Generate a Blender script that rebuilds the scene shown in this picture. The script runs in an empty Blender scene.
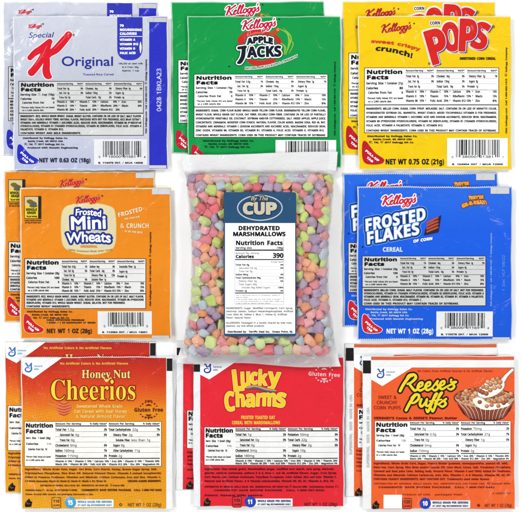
import bpy, math, os, random
import numpy as np
random.seed(7); RNG=np.random.RandomState(11)
MM=0.001
C=bpy.context.scene.collection
CX0,CY0=261.0,256.0            # the middle of the layout, in layout millimetres (x right, y down)
ALB=0.73

# ---------------------------------------------------------------- materials
def lin(c):
    c=c/255.0
    return c/12.92 if c<=0.04045 else ((c+0.055)/1.055)**2.4
def rgb(c):
    k=0.88 if min(c)>=243 else (0.85 if min(c)>=225 else ALB)
    return tuple(min(0.9,lin(v)*k) for v in c)+(1.0,)
MATS={}
def ink(c, rough=0.24, bump=0.75):
    """printed plastic film in colour c; all prints share the crinkle of the film below"""
    key=('ink',tuple(c),rough,bump)
    if key in MATS: return MATS[key]
    m=bpy.data.materials.new('printed_film_%d_%d_%d'%tuple(c)); m.use_nodes=True
    nt=m.node_tree; b=nt.nodes['Principled BSDF']
    b.inputs['Base Color'].default_value=rgb(c); b.inputs['Roughness'].default_value=rough
    b.inputs['Specular IOR Level'].default_value=0.3
    crinkle(nt,b,bump)
    # faint mottling of the printed colour
    tc=nt.nodes.new('ShaderNodeTexCoord'); n=nt.nodes.new('ShaderNodeTexNoise')
    n.inputs['Scale'].default_value=55; n.inputs['Detail'].default_value=5
    nt.links.new(tc.outputs['Object'],n.inputs['Vector'])
    mr=nt.nodes.new('ShaderNodeMapRange'); mr.inputs[3].default_value=0.93; mr.inputs[4].default_value=1.06
    nt.links.new(n.outputs['Fac'],mr.inputs[0])
    mx=nt.nodes.new('ShaderNodeMix'); mx.data_type='RGBA'; mx.blend_type='MULTIPLY'; mx.inputs[0].default_value=1
    mx.inputs[6].default_value=rgb(c); nt.links.new(mr.outputs[0],mx.inputs[7])
    nt.links.new(mx.outputs[2],b.inputs['Base Color'])
    MATS[key]=m; return m
def crinkle(nt,b,strength):
    tc=nt.nodes.new('ShaderNodeTexCoord')
    n1=nt.nodes.new('ShaderNodeTexNoise'); n1.inputs['Scale'].default_value=38; n1.inputs['Detail'].default_value=3
    n1.inputs['Distortion'].default_value=1.2
    n2=nt.nodes.new('ShaderNodeTexNoise'); n2.inputs['Scale'].default_value=260; n2.inputs['Detail'].default_value=2
    ad=nt.nodes.new('ShaderNodeMath'); ad.operation='MULTIPLY_ADD'; ad.inputs[1].default_value=0.12
    nt.links.new(tc.outputs['Object'],n1.inputs['Vector']); nt.links.new(tc.outputs['Object'],n2.inputs['Vector'])
    nt.links.new(n2.outputs['Fac'],ad.inputs[0]); nt.links.new(n1.outputs['Fac'],ad.inputs[2])
    # straight-edged creases of crumpled film, stronger where a slow noise says so
    wp=nt.nodes.new('ShaderNodeVectorMath'); wp.operation='MULTIPLY_ADD'; wp.inputs[1].default_value=(.02,.02,0)
    nw=nt.nodes.new('ShaderNodeTexNoise'); nw.inputs['Scale'].default_value=20; nt.links.new(tc.outputs['Object'],nw.inputs['Vector'])
    nt.links.new(nw.outputs['Color'],wp.inputs[0]); nt.links.new(tc.outputs['Object'],wp.inputs[2])
    vo=nt.nodes.new('ShaderNodeTexVoronoi'); vo.inputs['Scale'].default_value=42; nt.links.new(wp.outputs[0],vo.inputs['Vector'])
    mk=nt.nodes.new('ShaderNodeTexNoise'); mk.inputs['Scale'].default_value=13; nt.links.new(tc.outputs['Object'],mk.inputs['Vector'])
    mm=nt.nodes.new('ShaderNodeMapRange'); mm.inputs[1].default_value=.42; mm.inputs[2].default_value=.68; mm.inputs[4].default_value=.55; nt.links.new(mk.outputs['Fac'],mm.inputs[0])
    vm=nt.nodes.new('ShaderNodeMath'); vm.operation='MULTIPLY_ADD'; nt.links.new(vo.outputs['Distance'],vm.inputs[0]); nt.links.new(mm.outputs[0],vm.inputs[1]); nt.links.new(ad.outputs[0],vm.inputs[2])
    bp=nt.nodes.new('ShaderNodeBump'); bp.inputs['Strength'].default_value=strength; bp.inputs['Distance'].default_value=0.004
    nt.links.new(vm.outputs[0],bp.inputs['Height']); nt.links.new(bp.outputs['Normal'],b.inputs['Normal'])
def gradient_film(name, stops, half, weave=0.0):
    """film printed with a top-to-bottom colour run; position 0 = bottom edge, 1 = top edge"""
    m=bpy.data.materials.new(name); m.use_nodes=True; nt=m.node_tree; b=nt.nodes['Principled BSDF']
    b.inputs['Roughness'].default_value=0.24; b.inputs['Specular IOR Level'].default_value=0.3
    crinkle(nt,b,0.75)
    tc=nt.nodes.new('ShaderNodeTexCoord'); sp=nt.nodes.new('ShaderNodeSeparateXYZ'); nt.links.new(tc.outputs['Object'],sp.inputs[0])
    n=nt.nodes.new('ShaderNodeTexNoise'); n.inputs['Scale'].default_value=14; nt.links.new(tc.outputs['Object'],n.inputs['Vector'])
    a=nt.nodes.new('ShaderNodeMath'); a.operation='MULTIPLY_ADD'; a.inputs[1].default_value=0.02; nt.links.new(n.outputs['Fac'],a.inputs[0]); nt.links.new(sp.outputs['Y'],a.inputs[2])
    mr=nt.nodes.new('ShaderNodeMapRange'); mr.inputs[1].default_value=-half*MM+.01; mr.inputs[2].default_value=half*MM+.01
    nt.links.new(a.outputs[0],mr.inputs[0])
    cr=nt.nodes.new('ShaderNodeValToRGB'); nt.links.new(mr.outputs[0],cr.inputs[0])
    el=cr.color_ramp.elements
    while len(el)>1: el.remove(el[-1])
    el[0].position=stops[0][0]; el[0].color=rgb(stops[0][1])
    for p,c in stops[1:]:
        e=el.new(p); e.color=rgb(c)
    out=cr.outputs[0]
    if weave:
        w=nt.nodes.new('ShaderNodeTexChecker'); w.inputs['Scale'].default_value=520
        mp=nt.nodes.new('ShaderNodeMapping'); mp.inputs['Rotation'].default_value=(0,0,math.radians(35))
        mp.inputs['Location'].default_value=(0,0,.0005); mp.inputs['Scale'].default_value=(1,1,0)
        nt.links.new(tc.outputs['Object'],mp.inputs[0]); nt.links.new(mp.outputs[0],w.inputs['Vector'])
        w.inputs['Color1'].default_value=(1,1,1,1); w.inputs['Color2'].default_value=(1-weave,)*3+(1,)
        mx=nt.nodes.new('ShaderNodeMix'); mx.data_type='RGBA'; mx.blend_type='MULTIPLY'; mx.inputs[0].default_value=1
        nt.links.new(out,mx.inputs[6]); nt.links.new(w.outputs['Color'],mx.inputs[7]); out=mx.outputs[2]
    nt.links.new(out,b.inputs['Base Color'])
    return m

# ---------------------------------------------------------------- glyphs
FD=bpy.utils.system_resource('DATAFILES',path='fonts') or ''
try: MATHF=bpy.data.fonts.load(os.path.join(FD,'NotoSansMath-Regular.woff2'))
except Exception: MATHF=None
def _map(font,ch):
    if font in 'BS' and MATHF:
        u,l,d={'B':(0x1D5D4,0x1D5EE,0x1D7EC),'S':(0x1D400,0x1D41A,0x1D7CE)}[font]
        if 'A'<=ch<='Z': return chr(u+ord(ch)-65)
        if 'a'<=ch<='z': return chr(l+ord(ch)-97)
        if '0'<=ch<='9': return chr(d+ord(ch)-48)
    return ch
def _mesh(body,font,res):
    c=bpy.data.curves.new('t','FONT'); c.body=body; c.resolution_u=res; c.size=1
    if font!='G' and MATHF: c.font=MATHF
    o=bpy.data.objects.new('t',c); C.objects.link(o)
    dg=bpy.context.evaluated_depsgraph_get(); dg.update()
    ev=o.evaluated_get(dg); me=ev.to_mesh()
    V=np.array([(v.co.x,v.co.y) for v in me.vertices]).reshape(-1,2); F=[tuple(p.vertices) for p in me.polygons]
    ev.to_mesh_clear(); bpy.data.objects.remove(o); bpy.data.curves.remove(c)
    return V,F
_G={}; _BAR={}; CAP={}
def bolder(S,off):
    """the glyph grown by off (font units), re-meshed from its distance field"""
    A=Art.__new__(Art); A.V=[]; A.F=[]; A.M=[]; A.k={}; A.mats=[]; A.mi=lambda m:0
    T=S.copy(); T[:,1]*=-1; T[:,3]*=-1
    A.fill(seg_shape(T*20),off*20,0,0,.62)
    V=np.array([(p[0]/20,-p[1]/20) for p in A.V]).reshape(-1,2); return V,[tuple(f) for f in A.F]
def glyph(font,ch,res=2):
    if ch in '•®©½™' : font='G'
    k=(font,ch,res)
    if k in _G: return _G[k]
    if font not in CAP:
        V,_=_mesh(_map(font,'H'),font,2); CAP[font]=V[:,1].max()
        V,_=_mesh('|',font,2); _BAR[font]=V[:,0].max()
    b=_map(font,ch)
    V2,_=_mesh(b+'|',font,2); adv=V2[:,0].max()-_BAR[font]
    if ch==' ': r=(np.zeros((0,2)),[],np.zeros((0,4)),0.27*(1 if font!='G' else 1)/1.0)
    else:
        V,F=_mesh(b,font,res)
        cnt={}
        for f in F:
            for i in range(len(f)):
                e=tuple(sorted((f[i],f[(i+1)%len(f)]))); cnt[e]=cnt.get(e,0)+1
        # edges by coordinates, so split vertices do not matter
        c2={}
        for (a,bb),n in cnt.items():
            q=tuple(sorted((tuple(np.round(V[a],5)),tuple(np.round(V[bb],5))))); c2[q]=c2.get(q,0)+n
        S=np.array([q[0]+q[1] for q,n in c2.items() if n==1 and q[0]!=q[1]]).reshape(-1,4)
        if res<=2: V,F=bolder(S,{'B':.024,'R':.014}.get(font,.006))
        r=(V,F,S,adv)
    _G[k]=r; return r
def layout(s,size,font,w,res,track=0.0):
    """pen positions in mm before rotation: list of (V,F,S,x0) and scales"""
    g=[glyph(font,ch,res) for ch in s]; sc=size/CAP[font]
    tot=sum(q[3] for q in g)*sc+track*(len(s)-1)
    sx=sc*(w/tot) if w else sc
    tr=track*(w/tot) if w else track
    x=0; out=[]
    for q in g:
        out.append((q,x)); x+=q[3]*sx+tr
    return out,sx,sc,x-tr

# ---------------------------------------------------------------- signed distance shapes
class Shape:
    def __init__(s,fn,bb): s.fn=fn; s.bb=bb
def seg_shape(S):
    S=np.asarray(S,float)
    def fn(X,Y):
        D=np.full(X.shape,1e9); inside=np.zeros(X.shape,bool)
        for x1,y1,x2,y2 in S:
            dx,dy=x2-x1,y2-y1; L=dx*dx+dy*dy+1e-12
            t=np.clip(((X-x1)*dx+(Y-y1)*dy)/L,0,1)
            D=np.minimum(D,(X-x1-t*dx)**2+(Y-y1-t*dy)**2)
            if y1!=y2:
                m=((y1>Y)!=(y2>Y)); inside^=m&(X<(dx)*(Y-y1)/(y2-y1)+x1)
        D=np.sqrt(D); return np.where(inside,-D,D)
    return Shape(fn,(S[:,[0,2]].min(),S[:,[1,3]].min(),S[:,[0,2]].max(),S[:,[1,3]].max()))
def poly(pts):
    p=[tuple(q) for q in pts]; return seg_shape([p[i]+p[(i+1)%len(p)] for i in range(len(p))])
def smooth(pts,n=6,closed=False):
    P=[np.array(p,float) for p in pts]; out=[]; N=len(P)
    rng=range(N if closed else N-1)
    for i in rng:
        if closed: a,b,c,d=P[(i-1)%N],P[i],P[(i+1)%N],P[(i+2)%N]
        else: a,b,c,d=P[max(i-1,0)],P[i],P[i+1],P[min(i+2,N-1)]
        for k in range(n):
            t=k/n; out.append(tuple(0.5*((2*b)+(c-a)*t+(2*a-5*b+4*c-d)*t*t+(3*b-a-3*c+d)*t**3)))
    if not closed: out.append(tuple(P[-1]))
    return out
def blob(pts,n=6): return poly(smooth(pts,n,True))
def stroke(pts,r,n=6,sm=True):
    """pts (x,y) or (x,y,r)"""
    pts=[(p[0],p[1],p[2] if len(p)>2 else r) for p in pts]
    if sm: pts=smooth(pts,n)
    A=np.array(pts)
    def fn(X,Y):
        D=np.full(X.shape,1e9)
        for i in range(len(A)-1):
            x1,y1,r1=A[i]; x2,y2,r2=A[i+1]; dx,dy=x2-x1,y2-y1
            t=np.clip(((X-x1)*dx+(Y-y1)*dy)/(dx*dx+dy*dy+1e-12),0,1)
            D=np.minimum(D,np.hypot(X-x1-t*dx,Y-y1-t*dy)-(r1+t*(r2-r1)))
        return D
    R=A[:,2].max()
    return Shape(fn,(A[:,0].min()-R,A[:,1].min()-R,A[:,0].max()+R,A[:,1].max()+R))
def ell(cx,cy,rx,ry,rot=0):
    a=math.radians(rot)
    return poly([(cx+rx*math.cos(t)*math.cos(a)+ry*math.sin(t)*math.sin(a),cy-rx*math.cos(t)*math.sin(a)+ry*math.sin(t)*math.cos(a)) for t in np.linspace(0,2*math.pi,41)[:-1]])
def rrect(x0,y0,x1,y1,r):
    p=[]
    for cx,cy,a0 in ((x1-r,y0+r,-90),(x1-r,y1-r,0),(x0+r,y1-r,90),(x0+r,y0+r,180)):
        for k in range(7):
            a=math.radians(a0+15*k); p.append((cx+r*math.cos(a),cy+r*math.sin(a)))
    return poly(p)
def word(s,x,y,size,font='B',w=None,rot=0,shear=0,warp=None,track=0,res=5):
    out,sx,sc,tot=layout(s,size,font,w,res,track); R=[]
    a=math.radians(rot); ca,sa=math.cos(a),math.sin(a)
    for (V,F,S,adv),px in out:
        if not len(S): continue
        Q=[]
        P=S.reshape(-1,2,2).copy()
        X=px+P[:,:,0]*sx+P[:,:,1]*sc*shear; Y=P[:,:,1]*sc
        if warp: X,Y=warp(X,Y,tot)
        U=x+X*ca-Y*sa; W=y-(X*sa+Y*ca)
        R.append(seg_shape(np.stack([U[:,0],W[:,0],U[:,1],W[:,1]],1)))
    return R
def letter(ch,x,y,size,font='B',rot=0,wide=1.0,shear=0):
    """one letter, baseline-left at x,y"""
    g=glyph(font,ch,6); w=g[3]*size/CAP[font]*wide
    return word(ch,x,y,size,font,w=w,rot=rot,shear=shear,res=6)
def letterbox(ch,cx,cy,w,h,rot=0,font='B',shear=0,lvl=0.0):
    """one letter stretched to fill a w x h box centred on cx,cy, then turned"""
    V,F,S,adv=glyph(font,ch,6); P=S.reshape(-1,2,2).copy()
    X=P[:,:,0]+P[:,:,1]*shear; Y=P[:,:,1]
    X=((X-X.min())/(X.max()-X.min())-.5)*(w-2*lvl); Y=((Y-Y.min())/(Y.max()-Y.min())-.5)*(h-2*lvl)
    a=math.radians(rot); ca,sa=math.cos(a),math.sin(a); U=cx+X*ca-Y*sa; W=cy-(X*sa+Y*ca)
    return [seg_shape(np.stack([U[:,0],W[:,0],U[:,1],W[:,1]],1))]
def boxes(rows,lvl=0.0,font='B'):
    """rows of letter, x0, x1, y0, y1, turn"""
    R=[]
    for q in rows: R+=letterbox(q[0],(q[1]+q[2])/2,(q[3]+q[4])/2,q[2]-q[1],q[4]-q[3],q[5] if len(q)>5 else 0,font,0,lvl)
    return R
def cursive(strokes,x,y,sx,sy,rot=0,shear=0.3,r=0.15):
    """strokes in letter units (x right, y up) placed with its baseline start at x,y"""
    a=math.radians(rot); ca,sa=math.cos(a),math.sin(a); R=[]
    for st in strokes:
        q=[]
        for p in st:
            X=(p[0]+p[1]*shear)*sx; Y=p[1]*sy
            q.append((x+X*ca-Y*sa,y-(X*sa+Y*ca),(p[2] if len(p)>2 else r)*(sx+sy)/2))
        R.append(stroke(q,r,5))
    return R

# ---------------------------------------------------------------- a sheet that carries prints
class Sheet:
    """height field of a packet's top face; X,Y in mm from its centre"""
    def __init__(s,cx,cy,a,b,fn,step=1.0):
        s.cx,s.cy,s.a,s.b=cx,cy,a,b
        s.nx=int(round(2*a/step)); s.ny=int(round(2*b/step))
        s.xs=np.linspace(-a,a,s.nx+1); s.ys=np.linspace(-b,b,s.ny+1)
        X,Y=np.meshgrid(s.xs,s.ys); s.H=fn(X,Y)
    def h(s,X,Y):
        u=np.clip((X+s.a)/(2*s.a)*s.nx,0,s.nx-1e-6); v=np.clip((Y+s.b)/(2*s.b)*s.ny,0,s.ny-1e-6)
        i=u.astype(int); j=v.astype(int); fu=u-i; fv=v-j; H=s.H
        return H[j,i]*(1-fu)*(1-fv)+H[j,i+1]*fu*(1-fv)+H[j+1,i]*(1-fu)*fv+H[j+1,i+1]*fu*fv
class Art:
    def __init__(s,sheet,name,label=None,lift=0.34):
        s.owner=None; s.sh=sheet; s.name=name; s.V=[]; s.F=[]; s.M=[]; s.k={}; s.mats=[]; s.label=label; s.lift=lift
    def mi(s,m):
        if not isinstance(m,bpy.types.Material): m=ink(m)
        if m not in s.mats: s.mats.append(m)
        return s.mats.index(m)
    def v(s,x,y,z):
        k=(round(x,3),round(y,3),z); i=s.k.get(k)
        if i is None: i=s.k[k]=len(s.V); s.V.append((x,y,z))
        return i
    def face(s,pts,z,mi):
        ids=[]
        for p in pts:
            i=s.v(p[0],p[1],z)
            if i not in ids: ids.append(i)
        if len(ids)<3: return
        s.F.append(ids); s.M.append(mi)
    def rect(s,x0,y0,x1,y1,c,z=0,step=2.0):
        mi=s.mi(c); nx=max(1,int(math.ceil((x1-x0)/step))); ny=max(1,int(math.ceil((y1-y0)/step)))
        X=np.linspace(x0,x1,nx+1); Y=np.linspace(y0,y1,ny+1)
        for j in range(ny):
            for i in range(nx): s.face([(X[i],Y[j+1]),(X[i+1],Y[j+1]),(X[i+1],Y[j]),(X[i],Y[j])],z,mi)
    def frame(s,x0,y0,x1,y1,t,c,z=0):
        s.rect(x0,y0,x1,y0+t,c,z); s.rect(x0,y1-t,x1,y1,c,z); s.rect(x0,y0+t,x0+t,y1-t,c,z); s.rect(x1-t,y0+t,x1,y1-t,c,z)
    def text(s,t,x,y,size,c,font='R',w=None,al='l',rot=0,z=1,shear=0,res=2,track=0):
        mi=s.mi(c); out,sx,sc,tot=layout(t,size,font,w,res,track)
        off={'l':0,'c':-tot/2,'r':-tot}[al]; a=math.radians(rot); ca,sa=math.cos(a),math.sin(a)
        for (V,F,S,adv),px in out:
            if not F: continue
            X=off+px+V[:,0]*sx+V[:,1]*sc*shear; Y=V[:,1]*sc
            U=x+X*ca-Y*sa; W=y-(X*sa+Y*ca)
            for f in F: s.face([(U[i],W[i]) for i in f],z,mi)
    def fill(s,shapes,level,c,z=0,cell=0.35,cut=None,clip=None):
        if not isinstance(shapes,(list,tuple)): shapes=[shapes]
        mi=s.mi(c); pad=max(level,0)+2*cell
        x0=min(q.bb[0] for q in shapes)-pad; y0=min(q.bb[1] for q in shapes)-pad
        x1=max(q.bb[2] for q in shapes)+pad; y1=max(q.bb[3] for q in shapes)+pad
        nx=int((x1-x0)/cell)+1; ny=int((y1-y0)/cell)+1
        gx=x0+np.arange(nx+1)*cell; gy=y0+np.arange(ny+1)*cell
        F=np.full((ny+1,nx+1),9.0)
        for q in shapes:
            i0=max(0,int((q.bb[0]-pad-x0)/cell)); i1=min(nx,int((q.bb[2]+pad-x0)/cell)+1)
            j0=max(0,int((q.bb[1]-pad-y0)/cell)); j1=min(ny,int((q.bb[3]+pad-y0)/cell)+1)
            X,Y=np.meshgrid(gx[i0:i1+1],gy[j0:j1+1])
            F[j0:j1+1,i0:i1+1]=np.minimum(F[j0:j1+1,i0:i1+1],q.fn(X,Y)-level)
        if cut or clip:
            X,Y=np.meshgrid(gx,gy)
            for q in (cut or []): F=np.maximum(F,-q.fn(X,Y))
            if clip: F=np.maximum(F,np.maximum(np.maximum(clip[0]-X,X-clip[2]),np.maximum(clip[1]-Y,Y-clip[3])))
        I=F<0
        cnt=I[:-1,:-1].astype(int)+I[:-1,1:]+I[1:,:-1]+I[1:,1:]
        mx=max(1,int(2.0/cell))
        for j in range(ny):
            row=cnt[j]; nz=np.nonzero(row)[0]; k=0
            while k<len(nz):
                i=nz[k]
                if row[i]==4:
                    n=1
                    while n<mx and k+n<len(nz) and nz[k+n]==i+n and row[i+n]==4: n+=1
                    s.face([(gx[i],gy[j+1]),(gx[i+n],gy[j+1]),(gx[i+n],gy[j]),(gx[i],gy[j])],z,mi); k+=n; continue
                cs=[(i,j+1),(i+1,j+1),(i+1,j),(i,j)]; pts=[]
                for q in range(4):
                    a,b=cs[q],cs[(q+1)%4]; fa,fb=F[a[1],a[0]],F[b[1],b[0]]
                    if fa<0: pts.append((gx[a[0]],gy[a[1]]))
                    if (fa<0)!=(fb<0):
                        t=fa/(fa-fb); pts.append((gx[a[0]]+(gx[b[0]]-gx[a[0]])*t,gy[a[1]]+(gy[b[1]]-gy[a[1]])*t))
                s.face(pts,z,mi); k+=1
    def paint(s,layers,x0,y0,x1,y1,cell,z=0):
        """layers of (shape, level, colour); later ones cover earlier ones, nothing overlaps in the mesh"""
        nx=int((x1-x0)/cell); ny=int((y1-y0)/cell); gx=x0+(np.arange(nx)+.5)*cell; gy=y0+(np.arange(ny)+.5)*cell
        I=np.full((ny,nx),-1)
        for q,lv,c in layers:
            mi=s.mi(c); i0=max(0,int((q.bb[0]-lv-x0)/cell)-1); i1=min(nx,int((q.bb[2]+lv-x0)/cell)+2); j0=max(0,int((q.bb[1]-lv-y0)/cell)-1); j1=min(ny,int((q.bb[3]+lv-y0)/cell)+2)
            if i1<=i0 or j1<=j0: continue
            X,Y=np.meshgrid(gx[i0:i1],gy[j0:j1]); I[j0:j1,i0:i1][q.fn(X,Y)<lv]=mi
        mx=int(2/cell)
        for j in range(ny):
            i=0
            while i<nx:
                n=1
                while n<mx and i+n<nx and I[j,i+n]==I[j,i]: n+=1
                if I[j,i]>=0: s.face([(x0+i*cell,y0+(j+1)*cell),(x0+(i+n)*cell,y0+(j+1)*cell),(x0+(i+n)*cell,y0+j*cell),(x0+i*cell,y0+j*cell)],z,int(I[j,i]))
                i+=n
    def build(s,parent,zoff=0.0):
        sh=s.sh; A=np.array(s.V); X=A[:,0]-sh.cx; Y=-(A[:,1]-sh.cy)
        Z=sh.h(X,Y)+s.lift+A[:,2]*0.08+zoff
        me=bpy.data.meshes.new(s.name); me.from_pydata([(x*MM,y*MM,z*MM) for x,y,z in zip(X,Y,Z)],[],s.F)
        for m in s.mats: me.materials.append(m)
        me.polygons.foreach_set('material_index',s.M); me.polygons.foreach_set('use_smooth',[True]*len(s.F))
        me.update()
        o=bpy.data.objects.new(s.name,me); C.objects.link(o); o.parent=parent
        if s.label: o['label']=s.label
        return o

# ---------------------------------------------------------------- packets
def relief(seed,a,b,ring=0.0,puff=1.3,wr=1.0):
    r=np.random.RandomState(seed)
    ph=r.uniform(0,6.28,12); an=r.uniform(0,3.14,12)
    def fn(X,Y):
        d=np.minimum(a-np.abs(X),b-np.abs(Y)); s=np.clip((d-3)/24,0,1); s=s*s*(3-2*s)
        h=0.35+puff*s
        for k in range(4):
            f=2*math.pi/(34+11*k); h=h+0.16*wr*np.sin((X*math.cos(an[k])+Y*math.sin(an[k]))*f+ph[k])*np.clip(d/8,0,1)
        e=np.clip((16-d)/16,0,1)
        for k in range(4,8):
            f=2*math.pi/(11+3*k%7); h=h+0.12*wr*e*(1+np.sin((X*math.cos(an[k])+Y*math.sin(an[k]))*f+ph[k]))
        rr=np.hypot(X*0.97,Y); R=0.93*min(a,b)
        h=h+ring*(np.exp(-((rr-R)/5.0)**2)+0.5*np.exp(-((rr-R+11)/5.0)**2))
        return np.maximum(h,0.3)
    return fn
PARTS=[]
class Packet:
    def __init__(s,x0,y0,x1,y1,seed,edge=(238,240,242),ring=0.0,teeth=(0,0),puff=1.3,wr=1.0):
        s.x0,s.y0,s.x1,s.y1=x0,y0,x1,y1; s.cx,s.cy=(x0+x1)/2,(y0+y1)/2; s.a,s.b=(x1-x0)/2,(y1-y0)/2
        s.sh=Sheet(s.cx,s.cy,s.a,s.b,relief(seed,s.a,s.b,ring,puff,wr)); s.arts=[]; s.edge=edge; s.teeth=teeth; s.r=random.Random(seed)
        s.wob=RNG.uniform(0,6.28,8); s.tilt=s.r.uniform(-.35,.35)
    def warp_edge(s,X,Y):
        """gentle waviness of the cut edge plus pinked teeth along top/bottom"""
        wx=0.35*np.sin(Y/17+s.wob[0])+0.2*np.sin(Y/6.1+s.wob[1]); wy=0.3*np.sin(X/19+s.wob[2])+0.18*np.sin(X/7+s.wob[3])
        ex=np.clip((np.abs(X)-s.a+6)/6,0,1); ey=np.clip((np.abs(Y)-s.b+6)/6,0,1)
        return X+ex*wx, Y+ey*wy
    def art(s,name,label=None,lift=0.34,owner=None):
        a=Art(s.sh,name,label,lift); a.owner=owner; s.arts.append(a); return a
    def film(s,parent):
        sh=s.sh; nx,ny=sh.nx,sh.ny; X,Y=np.meshgrid(sh.xs,sh.ys); H=sh.H.copy()
        X2,Y2=s.warp_edge(X,Y)
        alt=(np.arange(nx+1)%2)*2-1.0
        if s.teeth[0]: Y2[-1]+=alt*s.teeth[0]
        if s.teeth[1]: Y2[0]+=alt*s.teeth[1]
        V=[(x*MM,y*MM,z*MM) for x,y,z in zip(X2.ravel(),Y2.ravel(),H.ravel())]
        n=len(V); V+=[(x*MM,y*MM,0) for x,y in zip(X2.ravel(),Y2.ravel())]
        W=nx+1; F=[]
        for j in range(ny):
            for i in range(nx):
                a=j*W+i; F.append((a,a+1,a+W+1,a+W)); 
        ring=[i for i in range(W)]+[j*W+nx for j in range(1,ny+1)]+[ny*W+i for i in range(nx-1,-1,-1)]+[j*W for j in range(ny-1,0,-1)]
        used=sorted(set(ring)); mp={}
        VV=V[:n]
        for i in ring: mp[i]=len(VV); VV.append(V[n+i])
        for k in range(len(ring)):
            a,b=ring[k],ring[(k+1)%len(ring)]; F.append((b,a,mp[a],mp[b]))
        F.append(tuple(mp[i] for i in reversed(ring)))
        me=bpy.data.meshes.new('film'); me.from_pydata(VV,[],F); me.materials.append(ink(s.edge))
        me.polygons.foreach_set('use_smooth',[True]*(len(F)-1)+[False]); me.update()
        o=bpy.data.objects.new('film',me); C.objects.link(o); o.parent=parent; return o
    def cover(s,mat,x0=None,y0=None,x1=None,y1=None,name='printed_cover',z=-1,teeth=True):
        """the printed colour area, following the wavy edge"""
        x0=s.x0+1 if x0 is None else x0; y0=s.y0+1 if y0 is None else y0; x1=s.x1-1 if x1 is None else x1; y1=s.y1-1 if y1 is None else y1
        a=Art(s.sh,name); a.lift=0.24; mi=a.mi(mat); s.arts.append(a)
        nx=int((x1-x0)/1.0); ny=int((y1-y0)/2.0)
        X,Y=np.meshgrid(np.linspace(x0,x1,nx+1),np.linspace(y0,y1,ny+1))
        U,W=s.warp_edge(X-s.cx,-(Y-s.cy)); U=U+s.cx; W=s.cy-W
        alt=(np.arange(nx+1)%2)*2-1.0
        if teeth and s.teeth[0]: W[0]+=alt*s.teeth[0]
        if teeth and s.teeth[1]: W[-1]+=alt*s.teeth[1]
        for j in range(ny):
            for i in range(nx): a.face([(U[j+1,i],W[j+1,i]),(U[j+1,i+1],W[j+1,i+1]),(U[j,i+1],W[j,i+1]),(U[j,i],W[j,i])],z,mi)
        return a
    def place(s,label_front,label_back,dx,dy,group,zf=3.5,rot_back=0.0):
        root=bpy.data.objects.new('cereal_packet',None); C.objects.link(root)
        root.location=((s.cx-CX0)*MM,-(s.cy-CY0)*MM,zf*MM); root['label']=label_front; root['category']='cereal packet'; root['group']=group
        kids=[s.film(root)]; made={}
        for a in s.arts:
            if not a.F: continue
            o=a.build(made[a.owner] if a.owner else root); made[a]=o; kids.append(o)
        r2=root.copy(); C.objects.link(r2); r2.location=((s.cx+dx-CX0)*MM,-(s.cy+dy-CY0)*MM,0.15*MM); r2['label']=label_back
        r2.rotation_euler=(0,0,math.radians(s.tilt))
        cp={root:r2}
        for k in kids:
            c=k.copy(); C.objects.link(c); c.parent=cp[k.parent]; cp[k]=c
        return root,r2
K_RED=(205,22,62); BLACK=(24,24,28); WHITE=(251,252,253)
SCRIPT=[
 [(-.35,1.5,.12),(-.15,1.95,.15),(.3,2.1,.2),(.42,1.7,.26),(.3,.9,.25),(.2,.1,.22)],
 [(1.5,2.1,.24),(1.1,1.75,.2),(.45,1.05,.15),(.8,.6,.2),(1.1,.08,.24),(1.45,.0,.18),(1.65,.3,.12)],
 [(1.55,.45,.12),(1.9,.62,.14),(2.05,.9,.14),(1.85,1.02,.16),(1.6,.7,.2),(1.65,.15,.22),(1.95,.0,.18),(2.25,.3,.12)],
 [(2.2,.3,.12),(2.55,1.2,.14),(2.68,1.85,.16),(2.5,2.05,.18),(2.38,1.4,.22),(2.4,.3,.22),(2.6,.0,.18),(2.85,.3,.12)],
 [(2.8,.3,.12),(3.15,1.2,.14),(3.28,1.85,.16),(3.1,2.05,.18),(2.98,1.4,.22),(3.0,.3,.22),(3.2,.0,.18),(3.45,.3,.12)],
 [(3.95,.98,.18),(3.6,.85,.2),(3.5,.35,.22),(3.8,.02,.2),(4.15,.3,.2),(4.1,.8,.2),(3.92,.98,.16),(4.3,.8,.12)],
 [(4.85,.98,.18),(4.5,.85,.2),(4.42,.35,.22),(4.7,.05,.18),(4.98,.35,.16),(5.02,.95,.2),(4.98,-.2,.2),(4.75,-.8,.18),(4.4,-.8,.16),(4.5,-.35,.12),(5.25,.3,.12)],
 [(5.7,.98,.18),(5.35,.85,.2),(5.27,.35,.22),(5.55,.05,.18),(5.83,.35,.16),(5.87,.95,.2),(5.83,-.2,.2),(5.6,-.8,.18),(5.25,-.8,.16),(5.35,-.35,.12),(6.1,.3,.12)],
 [(6.2,1.75,.2),(6.1,1.35,.1)],
 [(6.1,.3,.12),(6.5,1.05,.16),(6.55,.7,.2),(6.7,.3,.22),(6.45,-.02,.18),(6.2,.1,.14)]]
def k_script(P,x,y,w,rot=7,outline=WHITE,ol=0.7,name='brand_script',red=K_RED,dot=True):
    A=P.art(name); u=w/6.9
    S=cursive(SCRIPT,x,y,u,u*.84,rot,0.34)
    if outline: A.fill(S,ol,outline,0,0.25)
    A.fill(S,-0.035*u,red,1,0.2)
    if dot: A.fill(ell(x+w*1.09,y-u*1.75-w*.06,.75,.75),0,BLACK,1,0.25)
    return A
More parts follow.
